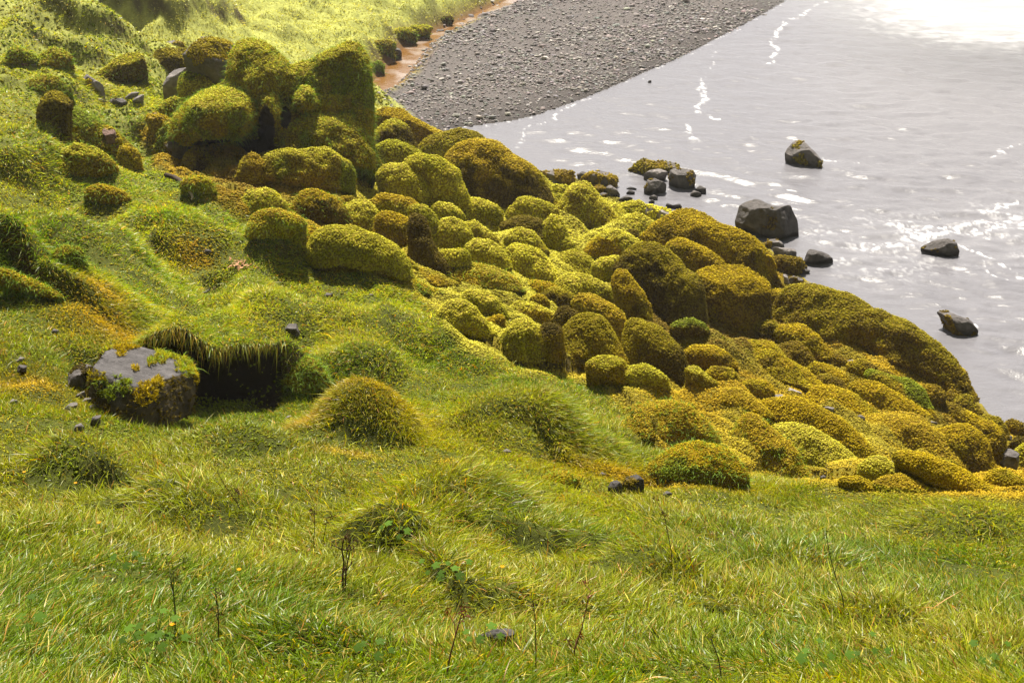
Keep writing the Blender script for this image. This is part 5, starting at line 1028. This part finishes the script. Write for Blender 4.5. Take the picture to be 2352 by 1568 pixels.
# ------------------------------------------------------------------ beach gravel
def stones(n, X, Y, Z, size, cols):
    U, F = (np.array([[1,0,0],[0,1,0],[-1,0,0],[0,-1,0],[.6,.6,.8],[-.6,.6,.7],[-.6,-.6,.8],[.6,-.6,.7],[0,0,-1]], float),
            np.array([[0,1,4],[1,5,4],[1,2,5],[2,6,5],[2,3,6],[3,7,6],[3,0,7],[0,4,7],[4,5,6],[4,6,7]]))
    a = rng.uniform(0, 6.28, n); ca, sa = np.cos(a), np.sin(a); sx = size*rng.uniform(.8, 1.3, n); sy = size*rng.uniform(.6, 1, n); sz = size*rng.uniform(.35, .75, n)
    V = U[None]+rng.normal(0, .16, (n, len(U), 3)); V = V*np.stack([sx, sy, sz], -1)[:, None, :]*.5
    x = V[..., 0]*ca[:, None]-V[..., 1]*sa[:, None]; y = V[..., 0]*sa[:, None]+V[..., 1]*ca[:, None]
    V = np.stack([x+X[:, None], y+Y[:, None], V[..., 2]+Z[:, None]], -1).reshape(-1, 3)
    Fs = (F[None]+(np.arange(n)*len(U))[:, None, None]).reshape(-1, 3); return V, Fs, np.repeat(cols, len(U), 0)
n = 260000; az = np.radians(rng.uniform(-9, 24, n)); r = (rng.random(n)*(130**.35-36**.35)+36**.35)**(1/.35)
X = r*np.sin(az); Y = r*np.cos(az); s1 = sdist(X, Y, LAND); k = (sdist(X, Y, BEACH) > -.3+.5*rng.normal(size=n)) & (s1 > -.25-np.abs(rng.normal(size=n))*.5) & (sdist(X, Y, STREAM) < .1-.0*X)
k &= rng.random(n) < np.where(s1 < 0, .12, 1.0); k &= rng.random(n) < sstep(-.6, .35, fbm(X*.35, Y*.35, s=201, o=3))*.75+.25
X = X[k]; Y = Y[k]; r = r[k]; n = len(X)
size = np.clip(rng.lognormal(math.log(.062), .48, n), .035, .30)*np.clip(r/45, .9, 1.35)
g = rng.uniform(.55, 1.6, (n, 1)); c = np.array([.135, .120, .115])*g*(1+.06*rng.normal(size=(n, 3)))
c = np.where(rng.random((n, 1)) < .04, np.array([.36, .33, .30]), c)
V, Fs, Cc = stones(n, X, Y, H(X, Y)+size*.12, size, c)
gravel = mesh_np('gravel', V, [Fs], Cc, M_PEBBLE); tag(gravel, 'dark grey rounded gravel covering the river beach', 'gravel', kind='stuff')
print('gravel', n)
# ------------------------------------------------------------------ grass
def samp(n, r0, r1, az0, az1, p=.3):
    az = np.radians(rng.uniform(az0, az1, n)); r = (rng.random(n)*(r1**p-r0**p)+r0**p)**(1/p)
    return r*np.sin(az), r*np.cos(az), r
OCH = [(850,985,120,45),(740,620,60,20),(450,600,50,15),(560,1010,60,18),(1560,880,120,40),(1300,850,90,12),(1420,900,60,14),(990,700,60,22),(1080,790,110,20),(1040,1065,40,20),(640,600,40,15),(1150,640,150,25),(1300,1095,50,10),(240,715,50,20),
 (60,880,80,30),(700,1010,60,15),(1700,960,130,40),(1650,1130,50,10),(2290,1120,60,10),(800,1055,80,14),(2330,1140,30,15),(2200,1140,40,20),(250,770,120,30),(1500,1120,200,18)]
OCW = []
for x, y, a, b in OCH:
    tt, p_ = hit(x, y, base); OCW.append((p_[0], p_[1], a*tt/FPX, b*tt/FPX*3))
def ochre(X, Y):
    w = 0
    for cx, cy, a, b in OCW: w = np.maximum(w, np.exp(-((X-cx)/a)**2-((Y-cy)/b)**2))
    return w
def grass(n, r0, r1, az0, az1, Lb, Wb, seg, dens_min=.4, p=.3):
    X, Y, r = samp(n, r0, r1, az0, az1, p)
    tuft = vnoise(X*1.7, Y*1.7, s=301)*.55+vnoise(X*4.2, Y*4.2, s=302)*.45      # clumping
    s = sdist(X, Y, LAND); bd = sdist(X, Y, BEACH); st = sdist(X, Y, STREAM)
    ok = (s > .35) & (bd < -.25) & (st < -.35); X, Y, r, tuft = X[ok], Y[ok], r[ok], tuft[ok]
    Z = H(X, Y); fx, fy, mf = region_cols(X, Y, Z); N = Hn(X, Y)
    pr = (1-mf*.90)*(dens_min+(1-dens_min)*sstep(.2, .55, tuft))*np.where(N[:, 2] < .5, .6, 1)
    for cx, cy, hs, fs, b in BS[-NHOL:]:
        q = Y-np.interp(X, cx, cy); pr = pr*np.where((q < .03) & (q > -.28) & (X > cx.min()-.1) & (X < cx.max()+.1), .85, 1)
    dyb = Y-np.interp(X, _bx, _by); pr = pr*np.where((dyb < 0.02) & (dyb > -.75) & (X > CX0+.1) & (X < CX1-.2), .02, 1)
    ok = rng.random(len(X)) < pr; X, Y, Z, r, tuft, fx, fy, mf, N = [a[ok] for a in (X, Y, Z, r, tuft, fx, fy, mf, N)]
    n = len(X); oc = ochre(X, Y)
    L = Lb*np.clip(r/9, .8, 1)*np.where(r > 9, np.clip(9/r, .42, 1)**.45, 1)*(.35+1.05*tuft)*rng.uniform(.55, 1.35, n)*(1-.45*oc)*(1-.4*mf)
    L = L*(1-.22*sstep(9.5, 12, r))*(1-.25*sstep(.25, .6, fbm(X*.9, Y*.9, s=77, o=2)))
    lng = rng.random(n) < .03; L = np.where(lng, L*1.5, L)
    Wd = np.maximum(Wb, .00052*r)*rng.uniform(.6, 1.5, n)
    # combing direction: swirls plus downhill
    a = 6.28*vnoise(X*.45, Y*.45, s=311)*1.3+rng.normal(0, .75, n)
    comb = np.stack([np.cos(a), np.sin(a), np.zeros(n)], -1)
    down = np.stack([N[:, 0], N[:, 1], np.zeros(n)], -1)
    D0 = nrm(N*.22+np.array([0, 0, .65])+comb*.28+rand_dir(n)*.62)
    bend = comb*rng.uniform(0, .55, (n, 1))+rand_dir(n)*.3+down*.35+np.array([0, 0, -1])*rng.uniform(.15, .95, (n, 1))
    side = nrm(np.cross(D0, comb+rand_dir(n)*.9))
    # colour
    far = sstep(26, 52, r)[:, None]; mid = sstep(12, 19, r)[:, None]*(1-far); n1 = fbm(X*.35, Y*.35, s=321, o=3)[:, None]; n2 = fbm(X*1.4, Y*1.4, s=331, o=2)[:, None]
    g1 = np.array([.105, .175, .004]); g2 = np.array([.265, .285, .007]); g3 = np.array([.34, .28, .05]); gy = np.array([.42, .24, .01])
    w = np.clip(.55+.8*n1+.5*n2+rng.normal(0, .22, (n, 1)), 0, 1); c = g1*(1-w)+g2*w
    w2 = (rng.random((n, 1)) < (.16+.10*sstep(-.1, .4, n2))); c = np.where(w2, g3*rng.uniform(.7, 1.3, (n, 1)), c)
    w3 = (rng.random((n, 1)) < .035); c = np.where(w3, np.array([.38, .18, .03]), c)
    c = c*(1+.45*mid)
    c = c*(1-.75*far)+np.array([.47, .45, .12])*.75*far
    c = c*(1-.7*oc[:, None])+gy*.7*oc[:, None]
    c = c*rng.lognormal(0, .32, (n, 1))
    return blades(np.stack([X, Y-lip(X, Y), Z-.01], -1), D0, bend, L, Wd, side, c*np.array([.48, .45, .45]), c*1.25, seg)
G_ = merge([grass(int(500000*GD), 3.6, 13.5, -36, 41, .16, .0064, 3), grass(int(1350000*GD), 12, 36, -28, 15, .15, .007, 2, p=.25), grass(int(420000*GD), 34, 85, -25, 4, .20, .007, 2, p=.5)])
n = int(2600); X = rng.uniform(CX0-.1, CX1+.6, n); dy = np.abs(rng.normal(0, .16, n))-.01; Y = np.interp(X, _bx, _by)+dy; Z = H(X, Y); d = nrm(np.array([0, -.9, .35])+rand_dir(n)*.45)
cH = (np.array([.16, .17, .015])*(1-.0)+np.array([.12, .02, 0])*(rng.random((n, 1)) < .35))*rng.uniform(.9, 2.2, (n, 1))
hang = blades(np.stack([X, Y-lip(X, Y), Z], -1), d, np.array([0, -.1, -1.1])+rand_dir(n)*.2, np.clip(rng.lognormal(math.log(.09), .5, n), .03, .3), np.full(n, .007), nrm(np.cross(d, rand_dir(n))), cH*.6, cH*1.2, 3)
G_ = merge([G_, hang])
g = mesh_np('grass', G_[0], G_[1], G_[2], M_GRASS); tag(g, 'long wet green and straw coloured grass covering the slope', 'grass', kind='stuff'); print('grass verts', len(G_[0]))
# moss carpet between the boulders and in patches of the turf
X, Y, r = samp(int(1250000*GD), 10, 48, -27, 26, .3); s = sdist(X, Y, LAND)
ok = (s > .12) & (sdist(X, Y, BEACH) < -.3); X, Y, r = X[ok], Y[ok], r[ok]; Z = H(X, Y); fx, fy, mf = region_cols(X, Y, Z); oc = ochre(X, Y)
pt = sstep(.18, .4, fbm(X*.8, Y*.8, s=341, o=3))
ok = rng.random(len(X)) < np.maximum(mf, np.maximum(.55*oc, np.maximum(.35*pt, .10)))*.8; X, Y, r, Z, fx, fy, mf, oc = [a[ok] for a in (X, Y, r, Z, fx, fy, mf, oc)]
N = Hn(X, Y); n = len(X)
def bl(cx, cy, rx, ry): return np.exp(-((fx-cx)/rx)**2-((fy-cy)/ry)**2)[:, None]
lime = np.clip(bl(1200, 560, 330, 200)+bl(1150, 760, 220, 130)+bl(950, 430, 200, 80)+bl(1330, 520, 200, 100)+bl(1850, 1010, 200, 60)+bl(1440, 870, 60, 30)+bl(1390, 480, 200, 60)*.6, 0, 1)
brown = np.clip(bl(1650, 780, 260, 70)+bl(1500, 700, 120, 90)+bl(600, 380, 200, 100)+bl(2250, 950, 150, 60)+bl(1750, 690, 150, 100), 0, 1)
c = np.array([.44, .31, .012])*np.ones((n, 1)); nz_ = fbm(X*1.5, Y*1.5, s=351, o=3)[:, None]
c = c*(1-lime)+np.array([.50, .47, .05])*lime; c = c*(1-brown*.85)+np.array([.15, .10, .012])*brown*.85
w = sstep(0, .35, nz_)*.6; c = c*(1-w)+np.array([.24, .22, .02])*w
tf = (1-mf[:, None])*(1-np.minimum(1, 1.3*oc[:, None])); c = c*(1-tf)+(np.array([.17, .22, .012])+np.array([.12, .06, 0])*sstep(-.2, .3, nz_))*tf
wet = sstep(.9, .2, sdist(X, Y, LAND))[:, None]; c = c*(1-wet*.7)+np.array([.10, .08, .02])*wet*.7
pxm = r/FPX; cc = c*rng.uniform(.75, 1.25, (n, 1)); Pr = np.stack([X, Y-lip(X, Y), Z], -1); rad = np.clip(pxm*4.1, .018, .085)*rng.uniform(.55, 1.25, n)
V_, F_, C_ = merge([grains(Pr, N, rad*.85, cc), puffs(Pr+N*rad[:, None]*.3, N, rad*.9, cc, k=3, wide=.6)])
g = mesh_np('moss_carpet', V_, F_, C_, M_MOSS); tag(g, 'yellow green and ochre moss carpeting the ground between the boulders', 'moss', kind='stuff'); print('carpet', n)
# ------------------------------------------------------------------ haze of spray
bm_ = bpy.data.meshes.new('haze')
x0, x1, y0, y1, z0, z1 = -190, 190, -60, 262, -3.2, 14
v = [(x, y, z) for z in (z0, z1) for y in (y0, y1) for x in (x0, x1)]
bm_.from_pydata(v, [], [(0, 2, 3, 1), (4, 5, 7, 6), (0, 1, 5, 4), (2, 6, 7, 3), (0, 4, 6, 2), (1, 3, 7, 5)])
hz = bpy.data.objects.new('haze', bm_); S.collection.objects.link(hz); tag(hz, 'pale spray haze hanging over the river valley', 'haze', kind='stuff')
m, t, o_ = mat_new('haze_air'); pv = t.nodes.new('ShaderNodeVolumePrincipled'); pv.inputs['Color'].default_value = (.97, .98, 1, 1)
pv.inputs['Density'].default_value = HAZE; pv.inputs['Anisotropy'].default_value = .35; t.links.new(pv.outputs[0], o_.inputs['Volume']); bm_.materials.append(m)

# spray drifting from the fall, upper right
import bmesh
bm = bmesh.new(); bmesh.ops.create_icosphere(bm, subdivisions=4, radius=1); me_ = bpy.data.meshes.new('spray_mist'); bm.to_mesh(me_); bm.free()
sm = bpy.data.objects.new('spray_mist', me_); S.collection.objects.link(sm); sm.location = at_z(2290, -70, 3.0); sm.scale = (12, 14, 6); tag(sm, 'white spray mist drifting over the river at the upper right', 'mist', kind='stuff')
m, t, o_ = mat_new('spray'); pv = t.nodes.new('ShaderNodeVolumePrincipled'); pv.inputs['Color'].default_value = (1, 1, 1, 1)
tcm = t.nodes.new('ShaderNodeTexCoord'); ln = t.nodes.new('ShaderNodeVectorMath'); ln.operation = 'LENGTH'; mr = t.nodes.new('ShaderNodeMapRange')
mr.interpolation_type = 'SMOOTHSTEP'; mr.inputs[1].default_value = 1; mr.inputs[2].default_value = 0; mr.inputs[3].default_value = 0; mr.inputs[4].default_value = .11
t.links.new(tcm.outputs['Object'], ln.inputs[0]); t.links.new(ln.outputs['Value'], mr.inputs[0]); t.links.new(mr.outputs[0], pv.inputs['Density'])
pv.inputs['Anisotropy'].default_value = .4; t.links.new(pv.outputs[0], o_.inputs['Volume']); me_.materials.append(m)
